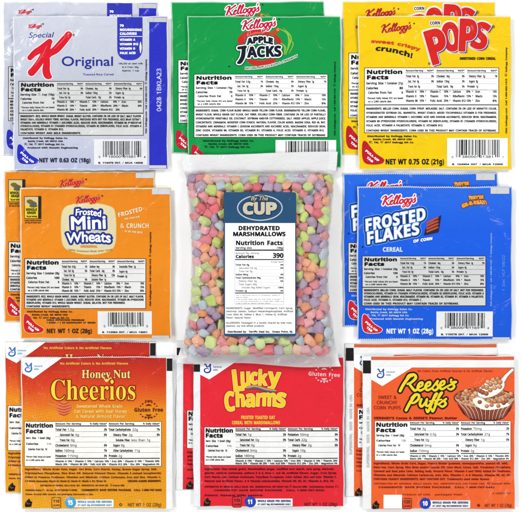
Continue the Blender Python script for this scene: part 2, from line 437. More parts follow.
def barcode(P,x0,y0,x1,y1,bx0,bx1,by0,by1,digits,line2,bg=WHITE,textc=BLACK):
    A=P.art('barcode'); A.rect(x0,y0,x1,y1,bg,0)
    L=['0001101','0011001','0010011','0111101','0100011','0110001','0101111','0111011','0110111','0001011']
    d=[int(c) for c in digits if c.isdigit()]
    bits='101'+''.join(L[q] for q in d[:6])+'01010'+''.join(''.join('1' if c=='0' else '0' for c in L[q]) for q in d[6:])+'101'
    u=(bx1-bx0)/len(bits); i=0
    while i<len(bits):
        if bits[i]=='1':
            j=i
            while j<len(bits) and bits[j]=='1': j+=1
            g=i<10 or i>84 or 44<i<51
            A.rect(bx0+i*u,by0,bx0+j*u,by1-(0 if g else 2.2),textc,1,4); i=j
        else: i+=1
    s=''.join(str(q) for q in d); u2=bx1-bx0
    A.text(s[0],bx0-4.4,by1+.9,2.2,textc); A.text(s[1:6],bx0+u2*.13,by1+.6,2.3,textc,w=u2*.34); A.text(s[6:11],bx0+u2*.53,by1+.6,2.3,textc,w=u2*.34); A.text(s[11],bx1+2.6,by1+.9,2.2,textc)
    A.text(line2,x0+(x1-x0)*.08,y1-1.2,1.7,textc,'B',w=(x1-x0)*.84)
    return A
def pull_tab(P,x,y,w,h,c,words=('PULL-UP','TAB'),outline=None,clipy=None,extra=0):
    """teardrop shield in the lower left corner; x,y its top left"""
    A=P.art('pull_tab'); f=lambda px,py:(x+px*w,y+py*h)
    S=poly(smooth([f(.06,.0),f(.2,.02),f(.36,.22),f(.62,.52),f(.97,.75),f(.99,.87),f(.86,.97),f(.5,1.0),f(.16,.95),f(.02,.72),f(.0,.25)],5,True))
    if outline: A.fill(S,.6,outline,0,0.35)
    A.fill(S,0,c,1,0.35)
    A.text(words[0],x+w*.13,y+h*.42,2.0,WHITE,'B',w=w*.78,rot=-39,z=2)
    A.text(words[1],x+w*.2,y+h*.72,2.0,WHITE,'B',w=w*.34,rot=-39,z=2)
    return A
def mail_lines(P,x,y,w,c,last=None,size=1.55):
    A=P.art('distributor_print'); ls=['Distributed by Kellogg Sales Co.','Battle Creek, MI 49016 USA','®, TM, © 2017 Kellogg NA Co.']
    for i,t in enumerate(ls): A.text(t,x+w*(0.5 if i<2 else .48),y+i*3.1,size,c,'B',w=w*(1,.78,.9)[i],al='c')
    if last: A.text(last,x+w*.1,y+3*3.1+.3,size,c,'B',w=w*1.12)
def side_print(P,x,y,c,w=52,t='Visit kelloggs.com  Call 1-800-962-1413  © Kellogg Company'):
    A=P.art('side_print'); A.text(t,x,y,1.5,c,'B',w=w,rot=90)
def kpanel(P,x0,y0,x1,y1,yd,bg,serv,cal,calfat,A1,B1,C1,vit,ingr,last,line=(30,30,34)):
    A=P.art('nutrition_panel'); xs=(x1-x0)/125.0; u=(yd-y0)/32.0; X=lambda v:x0+v*xs; Y=lambda v:y0+v*u
    A.rect(x0,y0,x1,y1,bg,0); A.frame(x0,y0,x1,y1,.55,line,1); A.rect(x0+.55,yd-.45,x1-.55,yd+.45,line,1)
    blk=(18,18,20); g=(34,34,38)
    A.fill(word('Nutrition',X(2.0),Y(5.4),3.3*u,'B',w=33.5*xs),0.27,blk,2,0.22); A.fill(word('Facts',X(2.0),Y(10.0),3.2*u,'B',w=20.5*xs),0.27,blk,2,0.22)
    A.text('Serving Size',X(1.8),Y(14.4),1.95*u,g,'B',w=16*xs); A.text(serv,X(36),Y(14.4),1.95*u,g,'B',w=17*xs,al='r')
    A.text('Calories',X(1.8),Y(18.6),2.0*u,blk,'B',w=11*xs); A.text(cal,X(36),Y(18.6),2.0*u,blk,'B',al='r')
    A.text('Calories from Fat',X(3.5),Y(22.4),1.9*u,g,'B',w=22*xs); A.text(calfat,X(36),Y(22.4),1.9*u,g,'B',al='r')
    A.text('*Percent Daily Values (DV) are based',X(2.5),Y(27),1.5*u,g,'B',w=33.5*xs); A.text('on a 2,000 calorie diet.',X(3.5),Y(29.8),1.5*u,g,'B',w=22*xs)
    for cx,cw,rows in ((38.5,26,A1),(67,26,B1),(95.5,28,C1)):
        A.text('Amount/Serving',X(cx),Y(3.4),1.5*u,g,'B',w=cw*.62*xs); A.text('%DV*',X(cx+cw),Y(3.4),1.5*u,g,'B',al='r')
        A.rect(X(cx-.4),Y(4.3),X(cx+cw),Y(4.3)+.5,blk,1)
        y=8.4; dy=4.4 if len(rows)<4 else 3.9
        for bold,ind,nm,val,dv in rows:
            A.text(nm,X(cx+ind),Y(y),1.95*u,blk if bold else (58,58,62),'B' if bold else 'B',w=(len(nm)*1.02 if bold else len(nm)*.92)*xs)
            A.text(val,X(cx+ind+len(nm)*(1.06 if bold else .95)+.8),Y(y),1.95*u,g,'B',w=len(val)*.95*xs)
            if dv: A.text(dv,X(cx+cw),Y(y),1.9*u,blk,'B',w=len(dv)*1.2*xs,al='r')
            if rows.index((bold,ind,nm,val,dv))<len(rows)-1: A.rect(X(cx-.4),Y(y+.9),X(cx+cw),Y(y+.9)+.22,g,1)
            y+=dy
    yl=y-2.6 if len(A1)<4 else 20.9
    A.rect(X(38),Y(yl),X(124),Y(yl)+.4,blk,1)
    y0v=21.6 if len(A1)<4 else 23.6
    for i,row in enumerate(vit):
        yy=Y(y0v+i*3.9*(1 if len(A1)<4 else .85)); cols=(38.5,61,82,103)
        for j,(nm,val) in enumerate(row):
            cw=19 if j<3 else 20
            A.text(nm,X(cols[j]),yy,1.9*u,g,'B',w=min(12,len(nm)*1.1)*xs); A.text(val+(' •' if j<len(row)-1 else ''),X(cols[j]+cw),yy,1.9*u,g,'B',al='r',w=(6.4 if j<len(row)-1 else 4)*xs)
    n=len(ingr); h=(y1-yd-1.4)/(n+ (1 if last else 0)+.35)
    for i,t in enumerate(ingr):
        full=i<n-1 and not t.endswith('~'); t=t.rstrip('~')
        A.text(t,x0+1.8,yd+1.1+h*(i+.85),min(1.95,h*.68),(48,48,52) if i not in (0,2) else (24,24,26),'B',w=(x1-x0-4) if full else (x1-x0-4)*min(1,len(t)/95.0),z=2)
    if last: A.text(last,x0+1.8,y1-1.5,min(1.9,h*.66),blk,'B',w=(x1-x0-4)*min(1,len(last)/72.0),z=2)
    return A
INGR=['INGREDIENTS: RICE, WHOLE GRAIN WHEAT, SUGAR, WHEAT GLUTEN, CONTAINS 2% OR LESS OF SALT, MALT FLAVOR,',
 'WHEAT BRAN, SOLUBLE WHEAT FIBER, NATURAL FLAVOR, PRESERVED WITH BHT FOR FRESHNESS, RICE BRAN EXTRACT.~',
 'VITAMINS AND MINERALS: VITAMIN C (ASCORBIC ACID), REDUCED IRON, NIACINAMIDE, VITAMIN B6 (PYRIDOXINE',
 'HYDROCHLORIDE), VITAMIN B1 (THIAMIN HYDROCHLORIDE), VITAMIN B2 (RIBOFLAVIN), FOLIC ACID, VITAMIN A',
 'PALMITATE, VITAMIN D, VITAMIN B12.~']
INGR2=['INGREDIENTS: SUGAR, CORN FLOUR BLEND (WHOLE GRAIN YELLOW CORN FLOUR, DEGERMINATED YELLOW CORN FLOUR),',
 'WHEAT FLOUR, WHOLE GRAIN OAT FLOUR, OAT FIBER, SOLUBLE CORN FIBER, CONTAINS 2% OR LESS OF PARTIALLY',
 'HYDROGENATED VEGETABLE OIL (COCONUT, SOYBEAN AND/OR COTTONSEED), SALT, DRIED APPLES, APPLE JUICE,',
 'CONCENTRATE, CINNAMON, MODIFIED CORN STARCH, NATURAL FLAVOR, COLOR ADDED, BAKING SODA, RED 40, BHT.',
 'VITAMINS AND MINERALS: VITAMIN C (SODIUM ASCORBATE AND ASCORBIC ACID), NIACINAMIDE, REDUCED IRON,',
 'ZINC OXIDE, VITAMIN B6, VITAMIN B2, VITAMIN B1, VITAMIN A, FOLIC ACID, VITAMIN D, VITAMIN B12.~']
VITS=[[('Vitamin A','10%'),('Vitamin C','10%'),('Calcium','0%'),('Iron','10%')],[('Vitamin D','10%'),('Thiamin','15%'),('Riboflavin','15%'),('Niacin','15%')],[('Vitamin B6','15%'),('Folic Acid','25%'),('Vitamin B12','15%'),('Zinc','8%')]]
def crow(b,i,n,v,d): return (b,i,n,v,d)
KA=[crow(1,0,'Total Fat','0.5g','1%'),crow(0,2,'Sat. Fat','0g','0%'),crow(0,2,'Trans Fat','0g','')]
KB=[crow(1,0,'Cholest.','0mg','0%'),crow(1,0,'Sodium','115mg','5%'),crow(1,0,'Total Carb.','16g','5%')]
KC=[crow(0,1.5,'Dietary Fiber','2g','7%'),crow(0,1.5,'Sugars','8g',''),crow(1,0,'Protein','1g','')]

# ======================= 1 lavender-grey packet
def packet_special():
    P=Packet(14.2,17,168.5,170,1,edge=(226,229,240),ring=.8,wr=1.7)
    base=gradient_film('lavender_film',[(0,(192,198,230)),(.25,(208,212,228)),(.6,(200,205,221)),(1,(214,218,232))],76)
    P.cover(base)
    k_script(P,29,29,13.5,6,None,name='brand_script',dot=True,red=(222,28,48))
    A=P.art('brand_word'); BL=(38,52,150)
    A.text('Special',29,38.6,5.3,BL,'G',w=25,rot=1,shear=.28,res=4)
    A=P.art('flavor_word')
    A.fill(word('Original',61.8,66.5,9.2,'G',w=52.5),.12,(28,42,160),1,.25)
    A.text('Toasted Rice Cereal',83.3,76,2,BL,'G',w=31)
    A=P.art('red_letter'); R=(226,20,42)
    ks=[stroke([(30.8,58.4,2.2),(36,53.5,2.7),(42.5,49.5,3.0),(50.4,42.6,2.4)],2.6),
        stroke([(50.6,42.2,1.8),(47.5,50,2.9),(41,62,3.0),(36,69,3.1),(32.3,73,3.3)],3),
        stroke([(69.2,35.6,3.1),(64,42,3.4),(57,50,3.3),(50.5,54.5,2.6),(46.6,58.8,2.4)],3),
        stroke([(47.3,57.5,2.7),(47.4,64,2.9),(46.8,71,3.3),(48.2,76,3.1),(50.6,77.3,1.6)],3)]
    A.fill(ks,1.35,(236,230,236),0,.3); A.fill(ks,.45,R,1,.25)
    A.fill([stroke([(67,36.6,.2),(62,42.5,.5),(55,49.5,.3)],.4),stroke([(48,46.5,.2),(43,56,.5),(36,66,.2)],.4)],0,(240,92,104),2,.25)
    A.text('®',73,37,1.6,BLACK,'B')
    # claim shield, side strip, corner flaps
    A=P.art('claim_shield'); B=(48,56,190)
    def shield(A,B):
        A.fill([rrect(117.7,17.8,142.8,60.8,10)],0,B,0,.35); A.rect(117.7,17.9,142.8,40,B,1)
    shield(A,B)
    for i,(t,sz,w,y) in enumerate([('70',2.2,4,27.5),('NOURISHING',2.3,22,31.7),('CALORIES',2.3,17,35.6)]): A.text(t,120.2,y,sz,WHITE,'B',w=w,z=3)
    A.rect(120,37.0,142.6,37.6,WHITE,3)
    for i,(t,w) in enumerate([('VITAMIN A',15.5),('VITAMIN B12',18.5),('VITAMIN D',15.5),('FOLIC ACID',16)]): A.text(t,120.2,41.6+i*4.4,2.1,WHITE,'B',w=w,z=3)
    A.fill(stroke([(141,43,.3),(141,47,1.1),(141,50,1.0),(141,54,.3)],1),0,(225,228,240),3,.25)
    A=P.art('portion_note')
    for i,(t,w) in enumerate([('140,250 w/ skim milk',24.5),('& 6 Cran. Mg.',17),('Approx. 1 cup',17)]): A.text(t,131,65+i*3.5,1.5,(46,48,66),'R',w=w,al='c')
    A=P.cover((40,48,200),x0=149.6,x1=167.2,y0=18,y1=169.0,name='side_strip',z=1,teeth=False)
    A.text('0428 1BKLA23',161.5,112,4.4,(206,212,246),'R',w=43,rot=90,z=3)
    A=P.art('seal_flap'); A.rect(148.2,18.2,166.8,22.8,(206,209,214),2.6); A=P.art('seal_flap'); A.rect(149.3,165.6,166.6,168.6,(214,217,222),2.6)
    kpanel(P,19.3,81.7,144,136,113.7,(222,223,224),'½ Cup (18g)','70','0',
       [crow(1,0,'Total Fat','0g','0%'),crow(0,2,'Sat. Fat','0g','0%'),crow(0,2,'Trans Fat','0g','')],[crow(1,0,'Cholest.','0mg','0%'),crow(1,0,'Sodium','115mg','5%'),crow(1,0,'Total Carb.','15g','5%')],[crow(0,1.5,'Dietary Fiber','0g','0%'),crow(0,1.5,'Sugars','2g',''),crow(1,0,'Protein','4g','')],
       [[('Vitamin A','10%'),('Vitamin C','10%'),('Calcium','0%'),('Iron','25%')],[('Vitamin D','10%'),('Thiamin','20%'),('Riboflavin','20%'),('Niacin','20%')],[('Vitamin B6','20%'),('Folic Acid','20%'),('Vitamin B12','20%')]],
       INGR,'CONTAINS WHEAT AND MILK INGREDIENTS.')
    mail_lines(P,23.5,139.3,45,(52,52,66),'Produced with Genetic Engineering')
    A=P.art('net_weight'); A.fill(word('NET WT 0.63 OZ (18g)',39.5,162.6,4.1,'B',w=51.5),.14,(34,34,62),1,.25)
    barcode(P,94.5,139.5,147.5,165.2,103.5,141.5,141.5,157.5,'018000016614','B. 114479 INT. / MUA 14008',bg=(226,228,232))
    pull_tab(P,17.8,145,21.5,19.5,(34,44,190),outline=(214,220,242))
    side_print(P,147.2,134,(70,70,90),w=74)
    P.place('lavender grey packet with a big red letter, on top of its twin, top left',
            'lavender grey packet mostly hidden under its twin, top left corner',-10.8,-14.6,GROUP)

# ======================= 2 green packet
def packet_green():
    G=(0,160,74); P=Packet(187.8,17,340.6,168,2,edge=(168,222,188),teeth=(.0,.0),puff=1.2,wr=.5)
    P.cover(G,x0=188.9,x1=339.9)
    k_script(P,242,30.6,34,7,WHITE,.75,red=(208,20,70))
    A=P.art('picture_logo')
    ring=stroke([(249,47,1.6),(240.5,42.5,3),(246,36,3.2),(257,33.2,3),(266,34.6,2.6),(277,40,2.8),(280.5,46,2)],2.5)
    low=stroke([(247,57,1.5),(252,62.5,2.6),(262,63.8,2.6),(272,61.4,2.4),(277,56,1.2)],2.5)
    apple=[ring,low]; A.fill(apple,.0,(214,38,40),0,.3)
    A.fill(stroke([(247,37,.3),(256,33.6,1),(264,34.2,.3)],.6),0,(238,100,80),1,.3)
    A.fill(stroke([(270,37,2.2),(277.5,30.6,2.4)],2),0,(196,78,36),1,.3); A.fill(ell(277.8,30.4,1.5,1.5),0,(232,150,80),2,.3)
    sw=[stroke([(278,29,.4),(287,34,.8),(289,44,1),(285.5,55,.5)],.6),stroke([(283,28.5,.2),(291,38,.7),(288,50,.4)],.5),stroke([(290,40,.2),(293,45,.6),(289,54,.3)],.5),stroke([(281,44,.5),(285,48,1),(284,55,.5)],.6)]
    A.fill(sw,0,(142,200,70),1,.25)
    def up(X,Y,t): u=(X/t-.5)*2; return X,Y+2.2*(1-u*u)
    def up2(X,Y,t): u=(X/t-.5)*2; return X,Y*(1+.02*u)+1.6*u*u
    ap=word('APPLE',247.0,45.6,5.6,'B',w=26,rot=1,warp=up); js=[]
    js+=word('ACKS',247.6,58.0,10.0,'B',w=34,rot=2)
    J=[stroke([(243.9,48.6,1.5),(243.0,57,1.6),(240.2,62.4,1.5),(238.2,63.4,.7)],1.5,sm=True),stroke([(238.8,48.8),(245.4,47.8)],1.0)]
    logo=ap+js+J
    A.fill(logo,2.5,(4,108,52),2,.3); A.fill(logo,1.6,(240,246,242),3,.25); A.fill(logo,.5,(12,20,44),4,.22)
    def arc(X,Y,t): u=X/t; return X,Y+13.5*u*u
    A.fill(word('NATURAL APPLE FLAVOR & CINNAMON',245,70,2.2,'B',w=52,rot=-1,warp=arc),.5,(226,242,228),3,.25)
    A.fill(word('NATURAL APPLE FLAVOR & CINNAMON',245,70,2.2,'B',w=52,rot=-1,warp=arc),.02,BLACK,4,.2)
    A.fill(ell(229.3,67.2,.9,.9),0,(20,60,40),1)
    kpanel(P,194,74.6,327.8,138,107.5,WHITE,'1 Container (19g)','70','0',KA,KB,KC,VITS,INGR2,'CONTAINS WHEAT INGREDIENTS. CORN USED IN THIS PRODUCT MAY CONTAIN TRACES OF SOYBEANS.')
    mail_lines(P,203,142,51,(12,42,28))
    A=P.art('net_weight'); A.fill(word('NET WT 0.67 OZ (19g)',214,163,4.1,'B',w=50),.14,BLACK,1,.25)
    barcode(P,275.5,140.4,336,165,285.5,328,141.4,157.8,'038000020414','B. 108882 INT. / MUA 12008')
    pull_tab(P,191.5,145,21,19,(206,18,52))
    side_print(P,335.3,136,(8,60,34),w=74)
    P.place('green packet with full apple logo showing, lower edge under the marshmallow bag',
            'green packet peeking out above and left of the front green one',-16,-15,GROUP)

# ======================= 3 yellow packet
def packet_yellow():
    P=Packet(358,16.6,510.7,169.7,3,edge=(255,246,196),puff=1.2,wr=.5)
    P.cover((255,214,0),x0=359,x1=510,y0=17.6)
    k_script(P,381,33.6,30,8,None,red=(190,16,58))
    A=P.art('tagline')
    def wv(X,Y,t): u=X/t; return X,Y+1.1*math.pi*0+1.6*np.sin(u*3.3)-1.0*u
    A.fill(word('sweet crispy',370.5,43.4,3.0,'B',w=49.5,rot=-8,warp=wv),.22,(222,70,22),1,.25)
    A.fill(word('crunch!',374.8,51.2,4.6,'B',w=38,rot=-10,warp=wv),.25,(32,28,24),1,.25)
    A=P.art('picture_logo')
    pops=[('P',426.8,446.6,29.2,64.4,16),('O',441.6,459.4,22.6,52.6,10),('P',458.4,476.4,19.6,52.8,-3),('S',471.8,488.0,22.4,50.6,-14)]
    L=boxes(pops,1.15); L2=boxes([(q[0],q[1]+1.2,q[2]+1.2,q[3]+.9,q[4]+.9,q[5]) for q in pops],1.15)
    A.fill(L,3.0,(255,250,224),0,.35)
    A.fill(L2,1.5,(66,52,140),1,.3); 
    for n,k in enumerate((1,0,3,2)): A.fill(L2[k],1.4,(66,52,140),2+3*n,.3); A.fill(L[k],1.75,(244,236,240),3+3*n,.28); A.fill(L[k],1.15,(224,34,30),4+3*n,.25)
    A.fill(word('CORN',429.3,25.4,3.0,'B',w=10.5,rot=2),1.1,(255,250,220),4,.25); A.fill(word('CORN',429.3,25.4,3.0,'B',w=10.5,rot=2),.1,(34,46,140),5,.2)
    A.text('®',491,29,2.2,BLACK,'B'); A.text('®',427.5,65.5,1.6,BLACK,'B')
    A.text('SWEETENED CORN CEREAL',459,60.4,2.4,(40,30,10),'B',w=36)
    kpanel(P,364,68.2,498.3,133.4,105.4,WHITE,'1 Container (21g)','80','0',[crow(1,0,'Total Fat','0g','0%'),crow(0,2,'Sat. Fat','0g','0%'),crow(0,2,'Trans Fat','0g','')],KB,KC,VITS,['INGREDIENTS: MILLED CORN, SUGAR, CORN SYRUP, MOLASSES, SALT, CONTAINS 2% OR LESS OF ANNATTO COLOR,','HYDROGENATED SOYBEAN OIL, MANNITOL, WHEAT STARCH, MIXED TOCOPHEROLS (VITAMIN E) FOR FRESHNESS.','VITAMINS AND MINERALS: VITAMIN C (ASCORBIC ACID AND SODIUM ASCORBATE), REDUCED IRON, NIACINAMIDE,','VITAMIN B6 (PYRIDOXINE HYDROCHLORIDE), VITAMIN B2 (RIBOFLAVIN), VITAMIN B1 (THIAMIN HYDROCHLORIDE),','FOLIC ACID, VITAMIN A PALMITATE, VITAMIN D, VITAMIN B12.~'],'CONTAINS WHEAT INGREDIENTS. CORN USED IN THIS PRODUCT MAY CONTAIN TRACES OF SOYBEANS.')
    mail_lines(P,367,137.4,50,(52,40,6))
    A=P.art('net_weight'); A.fill(word('NET WT 0.75 OZ (21g)',385,164.6,5.2,'B',w=58.6),.14,(28,24,20),1,.25)
    barcode(P,446.6,138.4,507,166.6,455.5,499,140,157.6,'038000013811','B. 104904 INT. / MUA 12009')
    pull_tab(P,361.8,141.6,22,23.2,(200,20,40))
    side_print(P,506.4,134,(92,76,10),w=86)
    P.place('bright yellow packet with puffy red lettering fully visible, top right corner',
            'bright yellow packet mostly covered by its twin, top right corner',-15.6,-15,GROUP)

# ======================= 4 orange packet
def packet_orange():
    O=(244,140,22); P=Packet(20.8,188,171.6,338.8,4,edge=(244,224,186),ring=.25,puff=1.4,wr=1.4)
    base=gradient_film('orange_film',[(0,(240,134,18)),(.5,(245,146,24)),(1,(240,138,24))],76)
    P.cover(base,x0=22.2,x1=170.2,y0=189.4)
    A=P.art('cream_shield'); S=blob([(70,206),(84,203.5),(98,204),(112,207.5),(115.5,214),(116.4,230),(115,245),(108,251.5),(92,254.4),(76,252.3),(65,247),(62.3,235),(62,220),(64,210)])
    A.fill(S,.8,(238,190,96),0,.4); A.fill(S,0,(232,222,176),1,.4)
    k_script(P,76.5,203.6,24,9,(240,150,40),.5,name='brand_script').lift=.6
    A=P.art('picture_logo',lift=.5)
    def bow(X,Y,t): u=(X/t-.5)*2; return X,Y+1.4*(1-u*u)
    T=word('Frosted',75.8,215.8,6.2,'G',w=26,rot=-3,warp=bow)
    M=word('Mini',70.8,229.6,12.6,'G',w=36.5,rot=2)
    W=word('Wheats',67.6,243.4,9.8,'G',w=44,rot=1,warp=bow)
    allw=T+M+W
    A.fill(allw,2.3,(26,52,150),0,.3)
    A.fill(T,.2,WHITE,2,.22); A.fill(M,.5,WHITE,2,.22); A.fill(W,.35,WHITE,2,.22)
    A.fill(word('bite size',91.5,231.2,1.6,'B',w=11,rot=-4),.1,(206,214,238),3,.2)
    A.fill(ell(113,238,.9,.9),0,(26,52,150),1)
    A.text('ORIGINAL',81,247.6,2.3,(226,140,50),'B',w=17); 
    def dn(X,Y,t): u=(X/t-.5)*2; return X,Y-2.0*(1-u*u)
    A.fill(word('Lightly Sweetened Whole Grain Cereal',68.6,250.2,1.7,'R',w=44,warp=dn),.08,(206,150,70),2,.22)
    A=P.art('side_words',lift=.45); Wc=(252,226,180)
    def up(X,Y,t): u=X/t; return X,Y+1.2*u*u
    A.fill(word('FROSTED',118.6,217.2,4.2,'B',w=25.5,rot=12,warp=up),.12,Wc,1,.22)
    A.text('FOR YOUR FUN',125,220,1.6,Wc,'B',w=15.5,rot=9)
    A.fill(word('& CRUNCH',120.6,228,4.4,'B',w=29,rot=0),.12,Wc,1,.22)
    A.text('IS IN THE BITE',125,232,1.7,Wc,'B',w=18,rot=-5)
    A=P.art('grain_stamp'); A.rect(25.4,197,38.8,218.4,(240,208,40),0); A.rect(25.4,197,38.8,206,(222,206,150),1); A.rect(38.8,196.2,41.6,218.8,(40,32,24),1); A.frame(24.9,196.4,41.9,219,.5,(60,50,30),2)
    A.fill([ell(33,203.2,4.6,2.0,-12),ell(34,206,4,1.6)],0,(96,96,84),2,.3); A.fill([ell(30.5,201.6,3.2,2)],0,(120,104,40),3,.3)
    A.text('WHOLE',26.6,211,2.5,(60,70,20),'B',w=11,z=3); A.text('GRAIN',27.6,214,2.3,(60,70,20),'B',w=9,z=3); A.text('11g per serving',27,217.2,1.5,(60,60,20),'B',w=10.6,z=3)
    A.text('WHOLE GRAIN COUNCIL',25.2,221.2,1.2,(92,60,16),'B',w=17,z=3); A.text('EAT 48g OR MORE DAILY',25.8,223.4,1.2,(92,60,16),'B',w=16,z=3)
    kpanel(P,25.2,258.4,146.4,308.6,293.6,(226,226,226),'1 Container (28g)','100','5',
       [crow(1,0,'Total Fat','0.5g','1%'),crow(0,2,'Sat. Fat','0g','0%'),crow(0,2,'Trans Fat','0g',''),crow(1,0,'Cholest.','0mg','0%')],[crow(1,0,'Sodium','0mg','0%'),crow(1,0,'Total Carb.','24g','8%'),crow(0,2,'Dietary Fiber','3g','12%'),crow(0,2,'Soluble Fiber','1g','')],[crow(0,2,'Insoluble Fiber','2g',''),crow(0,2,'Sugars','6g',''),crow(1,0,'Protein','3g','')],
       VITS,[INGR[0],INGR[2],'(RIBOFLAVIN), VITAMIN B12, WHOLE GRAIN WHEAT, SUGAR, GELATIN, BHT FOR FRESHNESS.~'],'CONTAINS WHEAT INGREDIENTS.')
    mail_lines(P,27.5,312.2,46,(70,40,10))
    A=P.art('certification_lines'); A.text('CHILD NUTRITION PROGRAM',47,320.6,1.5,(60,36,10),'B',w=38); A.text('1 BOWL = 1 OZ EQUIVALENT OF GRAIN',47,323.2,1.5,(60,36,10),'B',w=49)
    A=P.art('net_weight'); A.fill(word('NET WT 1 OZ (28g)',47,332.8,4.2,'B',w=45.5),.14,(54,32,12),1,.25)
    barcode(P,98.2,311,152.2,334,108.5,144,312.2,326.2,'038000019610','B. 113984 INT. / MUA 13001',bg=(228,229,230))
    pull_tab(P,24.3,313.8,19.8,19,(212,24,40),outline=(250,200,120))
    side_print(P,151.4,306,(84,50,14),w=74)
    A=P.art('seal_flap'); A.rect(152.2,188.8,170.6,194.6,(216,219,222),2.6); A=P.art('seal_flap'); A.rect(152.2,335.2,169.4,338.2,(206,208,212),2.6)
    P.place('orange packet with a cream shield fully visible, left of the marshmallow bag',
            'orange packet mostly covered by its twin, left edge of the middle row',-16.6,-16.6,GROUP)

# ======================= 6 blue packet
def packet_blue():
    P=Packet(356.8,186.8,511.2,339.6,6,edge=(206,222,248),ring=.9,teeth=(.55,.45),puff=1.4,wr=1.5)
    base=gradient_film('blue_film',[(0,(16,92,226)),(.35,(14,96,236)),(.7,(20,98,240)),(1,(40,112,240))],77)
    P.cover(base,x0=358.2,x1=510.4,y0=188)
    k_script(P,381.5,205.4,34,5,(240,236,250),.9,red=(222,34,46))
    A=P.art('picture_logo')
    FR=word('FROSTED',364.6,231.4,11.6,'B',w=62,rot=11,shear=.16,track=.3); FL=word('FLAKES',366.0,244.4,11.6,'B',w=54,rot=11,shear=.16,track=.3)
    A.fill(FR+FL,2.9,(96,170,250),0,.35); A.fill(FR+FL,2.1,(16,36,112),1,.3); A.fill(FR+FL,.9,(90,150,236),2,.25); A.fill(FR+FL,.22,(252,253,254),3,.22)
    A.fill(poly([(425.5,229),(440,216),(437.5,232),(424,235)]),.5,(40,30,60),3,.3)
    for k in range(4): A.fill(stroke([(426.5,231.8-k*3.0,.9),(432,229.4-k*3.1,1.0),(437.0,227.4-k*3.2,.9)],.9),0,(204,84,34),4,.25)
    A.text('OF CORN',412.6,242.8,2.7,WHITE,'B',w=19.5,rot=9,shear=.2,z=4)
    A.text('CEREAL',382.2,251.6,4.2,(206,230,252),'B',w=20,z=3); A.fill(ell(362.3,247,.9,.9),0,(14,30,90),2)
    A=P.art('speech_words')
    def arc(X,Y,t): u=(X/t-.3)*2; return X,Y-1.8*u*u
    s1=word("THEY'RE",468,199.6,3.1,'B',w=15,rot=4); s2=word('GR-R-REAT!',461.4,207.6,3.6,'B',w=25,rot=15,warp=arc)
    A.fill(s1+s2,.9,(110,50,40),1,.25); A.fill(s1+s2,.3,(246,166,40),2,.2)
    kpanel(P,361.7,255.8,485.2,305.8,287.2,(224,225,226),'1 Container (28g)','100','0',KA,KB,KC,VITS,['INGREDIENTS: MILLED CORN, SUGAR, MALT FLAVOR, CONTAINS 2% OR LESS OF SALT, BHT FOR FRESHNESS.',INGR[3],'VITAMINS AND MINERALS: IRON, NIACINAMIDE, VITAMIN B6, VITAMIN B2, VITAMIN B1, VITAMIN A PALMITATE,','FOLIC ACID, VITAMIN D, VITAMIN B12, VITAMIN C.~'],'CORN USED IN THIS PRODUCT MAY CONTAIN TRACES OF SOYBEANS.')
    mail_lines(P,365,309.8,47,(184,210,250),'Produced with Genetic Engineering')
    A=P.art('net_weight'); A.fill(word('NET WT 1 OZ (28g)',385.8,333.2,4.7,'B',w=47),.14,(226,238,252),1,.25)
    barcode(P,435.8,311.2,492,336.2,444.5,484,312.6,328,'038000011694','B. 115078 INT. / MUA 12009',bg=(230,231,233))
    pull_tab(P,362,314.4,19.6,18.4,(218,24,44),outline=(236,226,240))
    side_print(P,491,306,(130,176,248),w=73)
    A=P.art('date_stamp'); A.text('1 Dec VCF 08/22',504,291,2.6,(96,156,246),'R',w=36,rot=-90+180)
    A=P.art('seal_flap'); A.rect(490,187.6,508.6,194,(218,220,222),2.6); A=P.art('seal_flap'); A.rect(491.6,337,509,339.6,(212,216,222),2.6)
    P.place('bright blue packet with slanted white lettering fully visible, on top of its twin',
            'bright blue packet mostly covered by its twin',-13.8,-13.6,GROUP)

